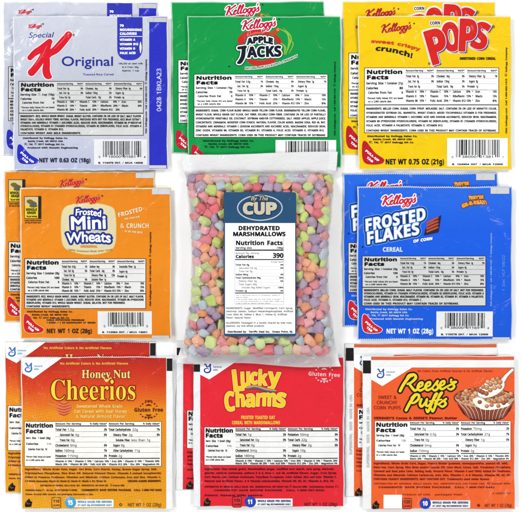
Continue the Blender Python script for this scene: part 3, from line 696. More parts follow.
# ======================= General-Mills-style packets
def g_mark(P,x,y,s=1.0,c=(32,82,190),lt=(110,150,215)):
    """blue cursive G with two small words, x,y its top left"""
    A=P.art('maker_mark',lift=.45); f=lambda q:[(x+a*s,y+b*s,r*s) for a,b,r in q]
    A.fill([stroke(f([(.6,1.4,.3),(1.6,.4,.45),(2.4,1.6,.6),(3.2,3.2,.6),(5,3.1,.5),(5.8,1.6,.45),(6.9,.4,.45)]),.5),
            stroke(f([(7.0,.6,.4),(6.6,3.5,.6),(6.9,6.5,.7),(5.4,8.6,.7),(2.6,8.9,.65),(.7,7.4,.6),(1.3,5.4,.5),(3.4,4.8,.4),(5.2,5.6,.3)]),.5)],0,c,1,.22)
    A.text('General',x+9.3*s,y+4.2*s,1.7*s,lt,'R',w=8.6*s); A.text('Mills',x+9.3*s,y+7.2*s,1.7*s,lt,'R',w=5*s)
def gpanel(P,x0,y0,x1,y1,col0,serv,cal,R1,R2,vit,bg=WHITE,nf=1.0):
    A=P.art('nutrition_panel'); A.rect(x0,y0,x1,y1,bg,0); A.frame(x0,y0,x1,y1,.35,(60,40,30),1)
    w=x1-x0; h=y1-y0; blk=(16,16,20); g=(34,34,38); c1=x0+(col0-x0); cm=(c1+x1)/2
    A.fill(word('Nutrition',x0+1.2,y0+h*.135*nf,3.9,'B',w=c1-x0-3.4),.24,blk,2,.22); A.fill(word('Facts',x0+1.2,y0+h*.26*nf,3.9,'B',w=(c1-x0)*.56),.24,blk,2,.22)
    A.text(serv,x0+1.6,y0+h*.39,1.95,g,'B',w=(c1-x0)*.8)
    A.text('Calories',x0+1.6,y0+h*.52,1.9,blk,'B',w=(c1-x0)*.4); A.text(cal,c1-4,y0+h*.52,1.9,g,'R',al='r')
    A.text('Calories from Fat  10',x0+3.6,y0+h*.64,1.95,g,'B',w=(c1-x0)*.62)
    A.text('*Percent Daily Values are based',x0+1.6,y0+h*.8,1.5,g,'B',w=(c1-x0)*.8); A.text('on a 2,000 calorie diet.',x0+1.6,y0+h*.875,1.5,g,'B',w=(c1-x0)*.6)
    top=y0+h*.10; n=len(R1); bot=y0+h*.82; dy=(bot-top-1)/n
    for a,b,R in ((c1,cm-1.4,R1),(cm+.4,x1-1.6,R2)):
        A.text('Amount Per Serving',a,y0+h*.07,1.65,blk,'B',w=(b-a)*.5); A.text('% Daily Value*',b,y0+h*.07,1.65,blk,'B',w=(b-a)*.33,al='r')
        A.rect(a,top-.5,b,top+.5,blk,1); A.rect(a,bot-.5,b,bot+.4,blk,1)
        for i,(bo,ind,nm,v,dv) in enumerate(R):
            yy=top+.6+dy*(i+.8)
            A.text(nm,a+ind,yy,2.3,blk if bo else g,'B' if bo else 'B',w=len(nm)*(1.22 if bo else 1.08))
            A.text(v,a+ind+len(nm)*(1.26 if bo else 1.12)+.8,yy,2.3,g,'R')
            if dv: A.text(dv,b,yy,2.3,blk,'B',al='r',w=len(dv)*1.5)
            if i<n-1: A.rect(a,yy+.7,b,yy+.95,g,1)
    for i,t in enumerate(vit): A.text(t,c1,bot+h*.06+1.0+i*h*.068,1.85,g,'B',w=x1-c1-2)
    return A
def fine(P,x,y,w,c,lines,dy=4.1,size=2.0,name='ingredients_print'):
    A=P.art(name)
    for i,t in enumerate(lines):
        f=1.0
        if isinstance(t,tuple): t,f=t
        A.text(t,x,y+i*dy,size,c,'B',w=w*f)
    return A
GI=['Ingredients: Whole Grain Oats, Sugar, Oat Bran, Corn Starch, Honey, Brown Sugar Syrup, Salt,',
 'Tripotassium Phosphate, Rice Bran Oil, Natural Almond Flavor. Vitamin E (mixed tocopherols)',
 'Added to Preserve Freshness. Vitamins and Minerals: Calcium Carbonate, Iron and Zinc, Vitamin C,',
 'A B Vitamin (niacinamide), Vitamin B6, Vitamin B2, Vitamin B1, Vitamin A, B12, Vitamin D3.']
VL=['Vitamin A 10% • Vitamin C 10% • Calcium 10% • Iron 20% • Vitamin D 10% • Thiamin 20%','Niacin 20% • Vitamin B6 20% • Folic Acid 50% • Vitamin B12 20% • Zinc 20% • Magnesium 6%']
def arrow_mark(P,x,y,c=(20,18,20)):
    A=P.art('recycling_arrow'); A.fill([poly([(x,y+8.5),(x+.6,y+5),(x+4.4,y+1.2),(x+5.6,y+4),(x+7.4,y+4.6),(x+6.4,y+9.6),(x+1,y+10)])],0,c,1,.3)
    A.fill(stroke([(x+1.6,y+4.6,.4),(x+3,y+6.6,.5),(x+5.4,y+6.4,.3)],.4),0,(150,90,30),2,.25)
def badges(P,x,y,cx,num,circ,bx1,bc,tc,cal,boxc,qr):
    if qr:
        A=P.art('blank_print_box'); A.rect(qr[0],qr[1],qr[2],qr[3],WHITE,0)
    A=P.art('calorie_badge'); A.fill(rrect(x,y,x+8.8,y+10.6,1.4),.3,boxc,1,.25); A.fill(rrect(x+.4,y+.4,x+8.4,y+10.2,1.2),0,bc,2,.25)
    A.text(cal,x+4.4,y+5,3.0,boxc,'B',w=6.4,al='c',z=3); A.text('CALORIES',x+4.4,y+8.6,1.7,boxc,'B',w=7,al='c',z=3)
    A=P.art('whole_grain_badge'); A.rect(cx+3,y+1.9,bx1,y+9.6,(236,242,248),1); A.fill(ell(cx,y+5,5.6,5.6),0,circ,2,.3); A.fill(word(num,cx-2.8,y+7.2,4.4,'B',w=5.2),.15,WHITE,3,.22)
    A.text('WHOLE GRAIN PER SERVING',cx+7.2,y+5.2,2.0,tc,'B',w=bx1-cx-9,z=3); A.text('AT LEAST 48g RECOMMENDED DAILY',cx+7.2,y+8.3,1.5,tc,'B',w=bx1-cx-9,z=3)
def gluten(P,cx,cy,w,c,rot=0):
    A=P.art('dietary_seal',lift=.45); A.fill(word('Gluten Free',cx-w/2,cy+1.5,3.7,'B',w=w,rot=rot),.05,c,1,.22)
    for sgn in (-1,1):
        for k in range(-3,4):
            a=math.radians(k*20); A.fill(ell(cx+9.2*math.sin(a),cy+sgn*8.2*math.cos(a),.7 if k%2 else .9,.7),0,c,1,.25)
        A.fill(stroke([(cx-2.4,cy+sgn*4.6,.4),(cx,cy+sgn*5.2,.8),(cx+2.4,cy+sgn*4.6,.4)],.5),0,c,1,.25)
    A.text('GLUTEN',cx,cy-8.6,1.2,c,'B',al='c',w=7); A.text('NO WHEAT',cx,cy+7.6,1.2,c,'B',al='c',w=8)

# ======================= 7 red-orange oat packet
def packet_honey():
    P=Packet(21.8,356.6,173,508.6,7,edge=(238,240,240),teeth=(.3,.3),puff=1.4,wr=.8)
    base=gradient_film('sunset_printed_film',[(0,(248,176,26)),(.12,(246,164,24)),(.36,(246,156,28)),(.64,(248,152,24)),(.71,(242,116,26)),(.82,(230,72,28)),(.92,(214,50,30)),(1,(190,40,32))],76,.10)
    P.cover(base,x0=22.8,x1=166.4,y0=357.3)
    A=P.art('white_corner'); A.fill(poly([(22.6,357.5),(62.4,357.5),(33.5,378.4),(23,373.0)]),0,(240,244,246),0,.4)
    g_mark(P,25.2,362.4,1.0,(40,110,200),(130,180,220))
    A=P.art('picture_logo'); Y=(255,226,60); Cr=(250,222,130)
    A.text('No Artificial Colors & No Artificial Flavors',60.5,364.2,2.1,(240,180,70),'B',w=68)
    A.text('NATURALLY FLAVORED',52.5,372.6,1.9,(210,110,50),'R',w=26)
    hn=word('Honey',82,377.6,8.0,'S',w=29)+word('Nut',113.5,377.6,8.0,'S',w=17.5); A.fill(hn,.6,(140,20,20),1,.25); A.fill(hn,.05,Cr,2,.2)
    A.fill(stroke([(104,376.5,.5),(107,381,.6),(111,377.5,.5),(112.4,380,.5)],.5),0,Cr,2,.25)
    ch=word('Cheerios',50.8,399.2,19.8,'S',w=86); A.fill(ch,.8,(150,22,20),3,.3); A.fill(ch,-.12,Y,4,.22)
    for i,t in enumerate(['Sweetened Whole Grain','Oat Cereal with Real Honey','& Natural Almond Flavor']): A.text(t,(100,101,101)[i],407.2+i*5,3.1,(252,204,110),'B',w=(46,53,49)[i],al='c',z=2)
    A=P.art('dipper_picture'); A.fill(stroke([(49,403,1),(60,406,1)],1),0,(226,130,70),1,.3); A.fill(ell(64.6,407.6,7.6,7.0),.0,(236,128,80),2,.3)
    for k in range(-2,3): A.fill(stroke([(58+abs(k),407.4+k*2.7,.35),(64.6,409+k*2.7,.5),(71.2-abs(k),407.2+k*2.7,.35)],.4),0,(196,60,40),3,.25)
    gluten(P,149,409.6,29,(110,20,20),0)
    gpanel(P,25,420.8,161.7,465.8,56,'Serv. Size  1 bowl (28g)','110',
      [crow(1,0,'Total Fat','1.5g','2%'),crow(0,4.5,'Saturated Fat','0g','0%'),crow(0,4.5,'Trans Fat','0g',''),crow(1,0,'Cholesterol','0mg','0%'),crow(1,0,'Sodium','160mg','7%'),crow(1,0,'Potassium','115mg','3%')],
      [crow(1,0,'Total Carbohydrate','22g','7%'),crow(0,4.5,'Dietary Fiber','2g','8%'),crow(0,7,'Soluble Fiber','less than 1g',''),crow(0,4.5,'Sugars','9g',''),crow(0,4.5,'Other Carbohydrate','11g',''),crow(1,0,'Protein','2g','')],VL,bg=(244,243,238))
    B=(122,66,20); fine(P,25.4,469.4,136,B,[(GI[0],.97),GI[1],GI[2],(GI[3],.6)],3.95,1.8)
    A=P.art('allergen_line'); A.text('CONTAINS ALMOND INGREDIENTS.',128,481.2,1.9,(96,44,16),'B',w=33.5); A.text('DISTRIBUTED BY GENERAL MILLS SALES, INC.  MINNEAPOLIS, MN 55440 USA   © General Mills',41,485.4,1.5,B,'B',w=84); A.text('Carbohydrate Choices: 1½   Box Tops   DO NOT PURCHASE IF OPENED.',26,490.2,1.7,B,'B',w=52); A.text('COMMENTS? SAVE ENTIRE PACKAGE.  CALL 1-800-767-3442',82,490.2,1.9,(88,40,20),'B',w=80); A.text('Patent: General Mills patents and packaging information at site.',26,494.2,1.4,B,'B',w=68)
    arrow_mark(P,25.4,496.4)
    badges(P,52.4,496.8,71,'15',(70,172,226),114,(246,170,34),(90,160,200),'110',(120,66,20),None)
    A=P.art('net_weight'); A.fill(stroke([(121,502.6,.35),(122.4,503.8,.35),(121,505.2,.35),(119.7,503.8,.35),(121,502.6,.35)],.4,sm=False),0,(110,60,20),1,.2); A.text('NET WT 1 OZ (28g)',128,505.6,3.2,(128,72,22),'R',w=33.5)
    A=P.art('register_mark',label='black print registration block at the corner'); A.rect(167,358.2,172.6,370.6,(26,28,28),0)
    P.place('red to orange packet with yellow serif lettering fully visible, bottom left corner',
            'red to orange packet mostly covered by its twin, bottom left corner',-17,-15.3,GROUP)

# ======================= 8 red packet
def packet_red():
    P=Packet(193.4,357,343.6,506.2,8,edge=(234,236,238),puff=1.2,wr=.5)
    P.cover((240,38,54),x0=200.4,x1=342.9,y0=357.7,y1=505.6)
    A=P.art('white_corner'); A.fill(poly([(200.3,357.8),(240,357.8),(232.6,363.6),(209.4,379),(200.3,374.2)]),0,WHITE,0,.4)
    g_mark(P,203.8,363.2,1.0,(34,52,170),(120,140,200))
    A=P.art('picture_logo'); Y=(255,214,46)
    L=boxes([('L',232.6,243.6,368.6,390.8,6),('u',240.6,250.4,371,387.4,2),('c',250.2,257.8,371.2,384.4),('k',258.2,267.8,368.6,385.4,-2),('y',267.2,280.8,371.2,390.6,-4),
      ('C',224.4,235.0,390.6,411.2,4),('h',235.6,244.8,388.8,406.6,2),('a',245,255.2,392.8,407),('r',256,263.2,392.2,406.2,-2),('m',262.4,276.2,392,406,-2),('s',275.8,286,391.6,407.4,-8)],.75)
    A.fill(L,1.5,(196,22,34),1,.3); A.fill(L,.8,(255,236,140),2,.25); A.fill(L,.3,Y,3,.25)
    for k,c in enumerate([(206,120,60),(214,190,120),(120,140,130),(92,84,120)]): A.fill(stroke([(246,386.4+k*.9,.2),(255,385.0+k*.9,.7),(266,388.0+k*.9,.7),(276,389.6+k*.6,.3)],.6),0,c,4+k,.25)
    A.text('FROSTED TOASTED OAT',258,418.4,3.2,(255,200,70),'B',w=34,al='c'); A.text('CEREAL WITH MARSHMALLOWS',256,423.6,3.2,(255,200,70),'B',w=48,al='c')
    gluten(P,324,373.5,32,(255,206,206),-3)
    gpanel(P,204.3,426.4,339.2,464.6,235.5,'Serv. Size  1 bowl (28g)','110',
      [crow(1,0,'Total Fat','1g','2%'),crow(0,4.5,'Saturated Fat','0g','0%'),crow(0,4.5,'Trans Fat','0g',''),crow(1,0,'Cholesterol','0mg','0%'),crow(1,0,'Sodium','180mg','7%')],
      [crow(1,0,'Potassium','50mg','0%'),crow(1,0,'Total Carb','22g','7%'),crow(0,4.5,'Dietary Fiber','2g','6%'),crow(0,4.5,'Sugars','10g',''),crow(1,0,'Protein','2g','')],VL,bg=(240,240,240),nf=1.05)
    B=(98,12,22); fine(P,204.6,469.2,132,B,[('Ingredients: Oats (whole grain), Marshmallow (sugar, modified corn starch, corn syrup, dextrose,',.98),'gelatin, calcium carbonate, yellows 5 & 6, blue 1, red 40, artificial flavor), Sugar, Corn Syrup,','Corn Starch, Salt, Calcium Carbonate, Trisodium Phosphate, Color Added, Zinc and Iron, Vitamin C,',('Natural and Artificial Flavor, A B Vitamin (niacinamide), Vitamin B6, B2, B1, Vitamin A, B12, D3.',.98)],4.0,1.9)
    A=P.art('allergen_line'); A.text('DISTRIBUTED BY GENERAL MILLS SALES, INC. MINNEAPOLIS, MN 55440 USA © General Mills  Carbohydrate Choices: 1½',204.6,486.8,1.6,B,'B',w=134); A.text('COMMENTS? SAVE ENTIRE PACKAGE.  CALL 1-800-767-3442',214,490.4,1.7,B,'B',w=110); A.text('Patent: General Mills patents',204.6,495.4,1.7,B,'B',w=58)
    arrow_mark(P,203.6,495.6)
    badges(P,232.6,496,250.4,'11',(34,70,184),292.5,(238,44,54),(60,60,120),'110',(110,20,30),None)
    A=P.art('net_weight'); A.text('NET WT 1 OZ (28g)',304,505.0,3.0,(96,14,24),'R',w=33)
    A=P.art('register_mark',label='black print registration block at the corner'); A.rect(193.9,364.2,200.2,371.4,(26,28,28),0); 
    P.place('red packet with fat yellow lettering, just below the marshmallow bag',
            'red packet with only its left edge showing, below the marshmallow bag',-17.3,-16.2,GROUP)

# ======================= 9 orange-red packet with bowl picture
def packet_puffs():
    P=Packet(362.2,355.6,514.6,508.6,9,edge=(238,239,240),puff=1.3,wr=.7)
    OR=(244,84,34)
    base=gradient_film('orange_red_film',[(0,(253,108,44)),(.3,(251,98,42)),(1,(250,98,46))],76)
    P.cover(base,x0=371,x1=513.8,y0=367.2,y1=508,teeth=False)
    A=P.cover((228,104,66),x0=371,x1=513.8,y0=356.2,y1=359.6,name='top_strip',z=-1)
    A=P.art('white_corner'); A.fill(poly([(370.9,366.6),(412.4,366.6),(382,385.6),(370.9,379.2)]),0,WHITE,0,.4)
    g_mark(P,376.4,368.2,1.0,(30,80,180),(130,160,210))
    A=P.art('sweet_words'); R=(150,30,20)
    for i,(t,w) in enumerate([('SWEET &',18.5),('CRUNCHY',20.5),('CORN PUFFS',27)]): A.text(t,(387,386.5,387)[i],398.4+i*5.2,3.2,R,'R',w=w,al='c')
    A.text('No Colors From Artificial Sources & No Artificial Flavors',417,371.6,1.9,(176,44,26),'R',w=75)
    A.text("HERSHEY'S Cocoa & REESE'S Peanut Butter",373.5,418.6,2.2,(110,22,20),'B',w=83)
    A=P.art('picture_logo')
    # hand-drawn script letters, layout coordinates
    re=[[(399.6,390.5,1.5),(403,384,1.6),(408.5,376.5,1.7),(411.5,375.2,1.5)],[(405.6,380.2,1.1),(408.2,375.2,1.3),(413.5,374.2,1.4),(415.2,377.4,1.5),(411,381.8,1.3),(407,383.6,1.1)],[(408.6,383,1.3),(411.5,387.2,1.4),(414.4,390,1.4),(417.6,388,1.0)],
        [(417.2,387.2,1.0),(421.5,385,1.1),(421.8,382.0,1.2),(418.8,383.2,1.3),(417.2,387.6,1.4),(419.8,390,1.3),(424.6,387.4,1.0)],
        [(424.6,387.0,1.0),(429.2,384.6,1.1),(429.4,381.6,1.2),(426.4,382.8,1.3),(424.8,387.2,1.4),(427.4,389.6,1.3),(432,387,1.0)],
        [(432,387,1.0),(437,380.6,1.2),(436.2,383.4,1.2),(437.8,386.8,1.3),(434.6,389.8,1.3),(432.2,388.8,1.1)],
        [(438.8,386.2,1.0),(443.4,383.6,1.1),(443.6,380.6,1.2),(440.6,381.8,1.3),(439,386.2,1.4),(441.6,388.6,1.3),(446.2,386,1.0)],
        [(450.6,379.2,1.2),(449.8,382,.6)],[(446.4,386,1.0),(455.4,381.6,1.1),(451.6,382.2,1.2),(453.6,386,1.3),(450.4,389,1.2),(447.4,387.8,1.0)]]
    pf=[[(405.6,409.6,1.5),(409,403,1.6),(413.6,396,1.6),(415,394.8,1.4)],[(411,397.6,1.1),(414.6,394.2,1.3),(418.2,394.6,1.4),(418,398.4,1.4),(414,402,1.2),(411.6,402.6,1.0)],
        [(421,398.6,1.2),(419.4,403.2,1.4),(421,406,1.3),(424.6,402.4,1.2),(426.4,398.6,1.2),(425.4,404.4,1.4),(428,405.6,1.1)],
        [(428,405,.9),(433.6,398,1.1),(436.4,393.2,1.2),(434.4,394.6,1.3),(431,403,1.4),(427.4,411.2,1.3),(425.6,408.6,1.0)],[(434,403,.9),(439,396,1.1),(441.4,392.2,1.2),(439.4,393.8,1.3),(436,402,1.4),(432.4,410.6,1.3),(430.8,408,1.0)],[(429,400.6,.9),(441,399,.9)],
        [(437.6,404,1.0),(445.4,398.4,1.1),(443.6,400.4,1.2),(445.2,403.4,1.3),(442,406.2,1.2),(439.4,405,1.0)]]
    S=[stroke(q,1) for q in re+pf]
    A.fill(S,1.5,(34,22,20),1,.3); A.fill(S,-.08,(252,226,40),2,.22)
    # printed bowl picture
    A=P.art('bowl_picture',lift=.45); r=P.r
    bowl=poly([(455,397.5),(458,405),(463,413),(470,418.6),(480,419.8),(494,419.8),(503,417.5),(509,410),(512.6,400.5),(512.9,396)])
    rim=ell(484,397.8,30.4,10.0,-1); L=[(bowl,.5,(92,28,18)),(rim,.6,(120,50,34))]
    for k in range(23):
        t=k/22; xt=456+t*57; xb=467+t*36; yt=401.5+6.2*math.sin(math.pi*t)
        L.append((stroke([(xt,yt,.55),((xt+xb)/2+(xb-xt)*.12,(yt+417)/2,.55),(xb,417+2.2*math.sin(math.pi*t),.3)],.7),0,(222,166,140) if k%2 else (168,84,62)))
    L.append((rim,-.7,(214,176,146)))
    def puff(x,y,q):
        c=r.choice([(206,132,84),(222,154,104),(180,100,62),(232,172,124),(160,86,54),(214,142,96)])
        L.append((ell(x,y,q,q*.93),0,tuple(int(v*.6) for v in c))); L.append((ell(x-.2,y-.3,q*.84,q*.78),0,c)); L.append((ell(x-.5,y-.8,q*.45,q*.36),0,tuple(min(252,int(v*1.15)+14) for v in c)))
    ps=[]
    for k in range(420):
        a=r.uniform(0,6.283); q=math.sqrt(r.random()); x=484+28*q*math.cos(a); y=396.4+8.6*q*math.sin(a)
        if any((x-u)**2+(y-v)**2<8.0 for u,v in ps): continue
        ps.append((x,y))
    for x,y in sorted(ps,key=lambda p:p[1]): puff(x,y,r.uniform(1.6,2.8))
    L.append((blob([(472,399),(480,397),(487,402),(497,403),(505,402.5),(509,404.6),(500,407.8),(486,409.4),(477,406.4)]),0,(250,244,238)))
    for x,y in ((486,405.6),(490.8,404.4),(497.6,405.4),(503,402.6),(479,401.5),(494,401.2)): puff(x,y,2.2)
    sp=[stroke([(511.8,369.4,1.2),(506,375,1.4),(502.4,379.8,2.0)],1.5),ell(490.4,388.2,14.4,7.6,24)]
    for q in sp: L.append((q,.6,(150,120,110)))
    for q in sp: L.append((q,0,(246,240,236)))
    for x,y in ((487,381.5),(492.4,379.4),(497,378.4),(482.4,386),(499.4,381.6),(479.6,390.4),(495,382.6),(490,384),(486,387),(499,386.2),(482,391.8),(494,387.4),(489.4,389.6),(485.6,393)): puff(x,y,2.5)
    A.paint(L,452,366.6,513.4,421,.25)
    gpanel(P,374.3,420.2,510.2,460,409.4,'Serving Size  1 bowl (28g)','120',
      [crow(1,0,'Total Fat','3g','5%'),crow(0,4.5,'Saturated Fat','0.5g','3%'),crow(0,4.5,'Trans Fat','0g',''),crow(1,0,'Cholesterol','0mg','0%'),crow(1,0,'Sodium','150mg','7%')],
      [crow(1,0,'Potassium','75mg','2%'),crow(1,0,'Total Carbohydrate','21g','7%'),crow(0,4.5,'Dietary Fiber','1g','6%'),crow(0,4.5,'Sugars','9g',''),crow(1,0,'Protein','2g','')],VL,nf=1.08)
    B=(140,30,20); fine(P,373.2,463.6,137,B,[('Ingredients: Whole Grain Corn, Sugar, Peanut Butter (peanuts, monoglycerides, peanut oil, salt),',.98),'Dextrose, Corn Syrup, Rice Bran and/or Canola Oil, Corn Meal, Cocoa, Salt, Tricalcium Phosphate,','Caramel and Beet Juice Color, Baking Soda, Natural Flavor. Vitamin E and TBHQ Added for Freshness.',('Vitamins and Minerals: Calcium Carbonate, Iron, Zinc, Vitamin C, A B Vitamin, Vitamin B6, B2, D3.',1),('CONTAINS PEANUT INGREDIENTS; MAY CONTAIN SOY. Trademarks used under license',.84)],3.9,1.9)
    A=P.art('allergen_line'); A.text('DISTRIBUTED BY GENERAL MILLS SALES, INC. MINNEAPOLIS, MN 55440 USA  © General Mills',373.4,483.6,1.5,B,'R',w=136); A.text('COMMENTS? SAVE ENTIRE PACKAGE.  CALL 1-800-767-3442',378,487.2,1.6,B,'B',w=116); A.text('Product of USA   packaged fresh',402,494.6,1.7,B,'R',w=60); A.text('K 1423201 781',492,493.4,1.6,B,'R',w=18)
    A=P.art('blank_print_box'); A.rect(383.2,494,401.6,507.8,(246,246,246),0)
    arrow_mark(P,371.8,498.4); badges(P,402.2,497.6,424.8,'10',(34,66,190),469.6,(240,84,40),(60,60,110),'120',(130,40,24),None)
    A=P.art('net_weight'); A.text('NET WT 1 OZ (28g)',484,506.2,3.0,(150,36,20),'R',w=27); A.fill(ell(478,504.6,1.6,1.5),0,(150,36,20),0,.25)
    A=P.art('register_mark',label='black print registration block at the left margin'); A.rect(362.7,360.2,370.5,373,(22,22,24),0)
    A=P.art('margin_print'); A.text('SUPERBOWL  50D5  MADE IN USA',369.0,467,2.5,(206,206,210),'R',w=60,rot=90)
    P.place('orange red packet with a printed bowl of puffs, bottom right corner',
            'orange red packet mostly covered by its twin, bottom right corner',-17,-12.3,GROUP)
GROUP='single serve cereal packets laid out in overlapping pairs'
# ======================= the bag of marshmallow bits
YL=[153,165,180,200,235,270,300,330,350,366]
XL=[181.8,183,185.6,188.6,191,192,190.4,186,180.4,175.8]; XR=[337.2,336.4,334.4,332.2,329.4,328.2,329.2,332.6,336.8,340.6]
def xl(y): return np.interp(y,YL,XL)
def xr(y): return np.interp(y,YL,XR)
def base_z(y):
    t=np.clip((178-y)/8,0,1); b=np.clip((y-329)/24,0,1)
    return 0.5+5.7*np.maximum(t*t*(3-2*t),b*b*(3-2*b))
TOP0,BOT0=176.0,354.0
def edge_d(x,y):
    dx=np.minimum(x-xl(y),xr(y)-x); dy=np.minimum(y-TOP0,BOT0-y)
    return np.maximum(0,np.where((dx<26)&(dy<26)&(dx>0)&(dy>0),26-np.hypot(26-np.minimum(dx,26),26-np.minimum(dy,26)),np.minimum(dx,dy)))
def dome(x,y):
    t=1-np.clip(edge_d(x,y)/20,0,1); return base_z(y)+0.6+23*np.sqrt(np.maximum(0,1-t**4.5))
def make_bits():
    r=random.Random(5); pts=[]
    LX0,LX1,LY0,LY1=224.3+6,295.7-6,193.2+6,335-6
    def bad(x,y): return LX0<x<LX1 and LY0<y<LY1
    tries=0
    while len(pts)<298 and tries<40000:
        tries+=1; y=r.uniform(TOP0+4,BOT0-4); x=r.uniform(float(xl(y))+7,float(xr(y))-7)
        if bad(x,y) or edge_d(x,y)<5: continue
        if any(abs(p[0]-x)<4.2 and abs(p[1]-y)<4.2 for p in pts[-140:]): continue
        pts.append([x,y,0])
    P=np.array(pts); N=len(P); R=np.array([r.uniform(4.3,6.2) for _ in range(N)])
    P[:,2]=dome(P[:,0],P[:,1])-R-np.array([r.uniform(0,9) for _ in range(N)])
    for it in range(160):
        D=P[:,None]-P[None]; L=np.sqrt((D**2).sum(2))+np.eye(N)*99; want=(R[:,None]+R[None])*0.92
        push=np.maximum(0,want-L)/L*0.42
        P+= (D*push[:,:,None]).sum(1)*0.8
        top=dome(P[:,0],P[:,1])-R*1.13-.6; P[:,2]+=np.clip(top-P[:,2],-99,.35)
        bz=base_z(P[:,1])+R+.4
        P[:,2]=np.maximum(P[:,2],bz); P[:,2]=np.minimum(P[:,2],np.maximum(dome(P[:,0],P[:,1])-R*1.13-.6,bz-1.5))
        P[:,0]=np.clip(P[:,0],xl(P[:,1])+7,xr(P[:,1])-7); P[:,1]=np.clip(P[:,1],TOP0+5,BOT0-5.5)
        ins=(P[:,0]>LX0)&(P[:,0]<LX1)&(P[:,1]>LY0)&(P[:,1]<LY1)
        for i in np.nonzero(ins)[0]:
            c=[P[i,0]-LX0,LX1-P[i,0],P[i,1]-LY0,LY1-P[i,1]]; k=int(np.argmin(c))
            if k==0: P[i,0]=LX0
            elif k==1: P[i,0]=LX1
            elif k==2: P[i,1]=LY0
            else: P[i,1]=LY1
    return P,R
def bit_material(name,c):
    m=bpy.data.materials.new(name); m.use_nodes=True; nt=m.node_tree; b=nt.nodes['Principled BSDF']
    tc=nt.nodes.new('ShaderNodeTexCoord'); n=nt.nodes.new('ShaderNodeTexNoise'); n.inputs['Scale'].default_value=170; n.inputs['Detail'].default_value=6
    oi=nt.nodes.new('ShaderNodeObjectInfo'); ad=nt.nodes.new('ShaderNodeVectorMath'); ad.operation='ADD'
    nt.links.new(tc.outputs['Object'],ad.inputs[0]); nt.links.new(oi.outputs['Random'],ad.inputs[1]); nt.links.new(ad.outputs[0],n.inputs['Vector'])
    cr=nt.nodes.new('ShaderNodeValToRGB'); e=cr.color_ramp.elements; e[0].position=.32; e[1].position=.72
    up=lambda q: tuple(min(.9,v*1.08) for v in q[:3])+(1,)
    e[0].color=up(rgb(tuple(v*.86 for v in c))); e[1].color=up(rgb(tuple(min(250,v*1.0+8) for v in c)))
    nt.links.new(n.outputs['Fac'],cr.inputs[0])
    hs=nt.nodes.new('ShaderNodeHueSaturation'); mr=nt.nodes.new('ShaderNodeMapRange'); mr.inputs[3].default_value=.74; mr.inputs[4].default_value=1.06
    nt.links.new(oi.outputs['Random'],mr.inputs[0]); nt.links.new(mr.outputs[0],hs.inputs['Saturation']); nt.links.new(cr.outputs[0],hs.inputs['Color'])
    nt.links.new(hs.outputs[0],b.inputs['Base Color']); b.inputs['Roughness'].default_value=.9; b.inputs['Specular IOR Level'].default_value=.1
    b.inputs['Subsurface Weight'].default_value=0.0
    n2=nt.nodes.new('ShaderNodeTexNoise'); n2.inputs['Scale'].default_value=700; n2.inputs['Detail'].default_value=3; nt.links.new(ad.outputs[0],n2.inputs['Vector'])
    bp=nt.nodes.new('ShaderNodeBump'); bp.inputs['Strength'].default_value=.8; bp.inputs['Distance'].default_value=.0011
    nt.links.new(n2.outputs['Fac'],bp.inputs['Height']); nt.links.new(bp.outputs[0],b.inputs['Normal'])
    return m
def bit_mesh(kind,seed,mat):
    r=np.random.RandomState(seed); n=9; V=[]; F=[]; idx={}
    def add(p):
        k=tuple(np.round(p,4)); 
        if k not in idx: idx[k]=len(V); V.append(p)
        return idx[k]
    for ax in range(3):
        for sg in (-1,1):
            for i in range(n):
                for j in range(n):
                    q=[]
                    for a,b in ((i,j),(i+1,j),(i+1,j+1),(i,j+1)):
                        p=np.zeros(3); p[ax]=sg; p[(ax+1)%3]=-1+2*a/n; p[(ax+2)%3]=-1+2*b/n; q.append(add(p))
                    F.append(q if sg>0 else q[::-1])
    V=np.array(V); ph=r.uniform(0,6.28,9)
    if kind=='cube': e=5.5; L=(np.abs(V)**e).sum(1)**(1/e); Q=V/L[:,None]*[.9,.92,.84]
    elif kind=='log':
        h=np.hypot(V[:,0],V[:,1])+1e-9; m=np.maximum(np.abs(V[:,0]),np.abs(V[:,1])); U=V.copy(); U[:,0]*=m/h; U[:,1]*=m/h
        rr=np.hypot(U[:,0],U[:,1]); L=(rr**5+np.abs(U[:,2])**5)**(1/5.); Q=U/L[:,None]*[.86,.86,1.0]
    elif kind=='half':
        U=V.copy(); e=2.6; L=(np.abs(U)**e).sum(1)**(1/e); Q=U/L[:,None]*[1.05,1.0,.95]; Q[:,1]=np.where(Q[:,1]<-.25,-.25+(Q[:,1]+.25)*.18,Q[:,1])
    elif kind=='wedge':
        e=4; L=(np.abs(V)**e).sum(1)**(1/e); Q=V/L[:,None]; Q[:,0]*=.92*(1-.28*Q[:,2]); Q[:,1]*=.8*(1+.22*Q[:,0])
    else:
        e=3.2; L=(np.abs(V)**e).sum(1)**(1/e); Q=V/L[:,None]*[1.02,.86,.9]
    d=1+.07*np.sin(3.1*Q[:,0]+ph[0])*np.sin(2.7*Q[:,1]+ph[1])+.05*np.sin(2.3*Q[:,2]+2*Q[:,0]+ph[2])+.035*np.sin(7*Q[:,1]+5*Q[:,2]+ph[3])+.03*np.sin(11*Q[:,0]-6*Q[:,1]+ph[4])
    Q=Q*d[:,None]
    me=bpy.data.meshes.new('marshmallow_bit'); me.from_pydata([tuple(v*MM) for v in Q],[],F); me.materials.append(mat)
    me.polygons.foreach_set('use_smooth',[True]*len(F)); me.update(); return me
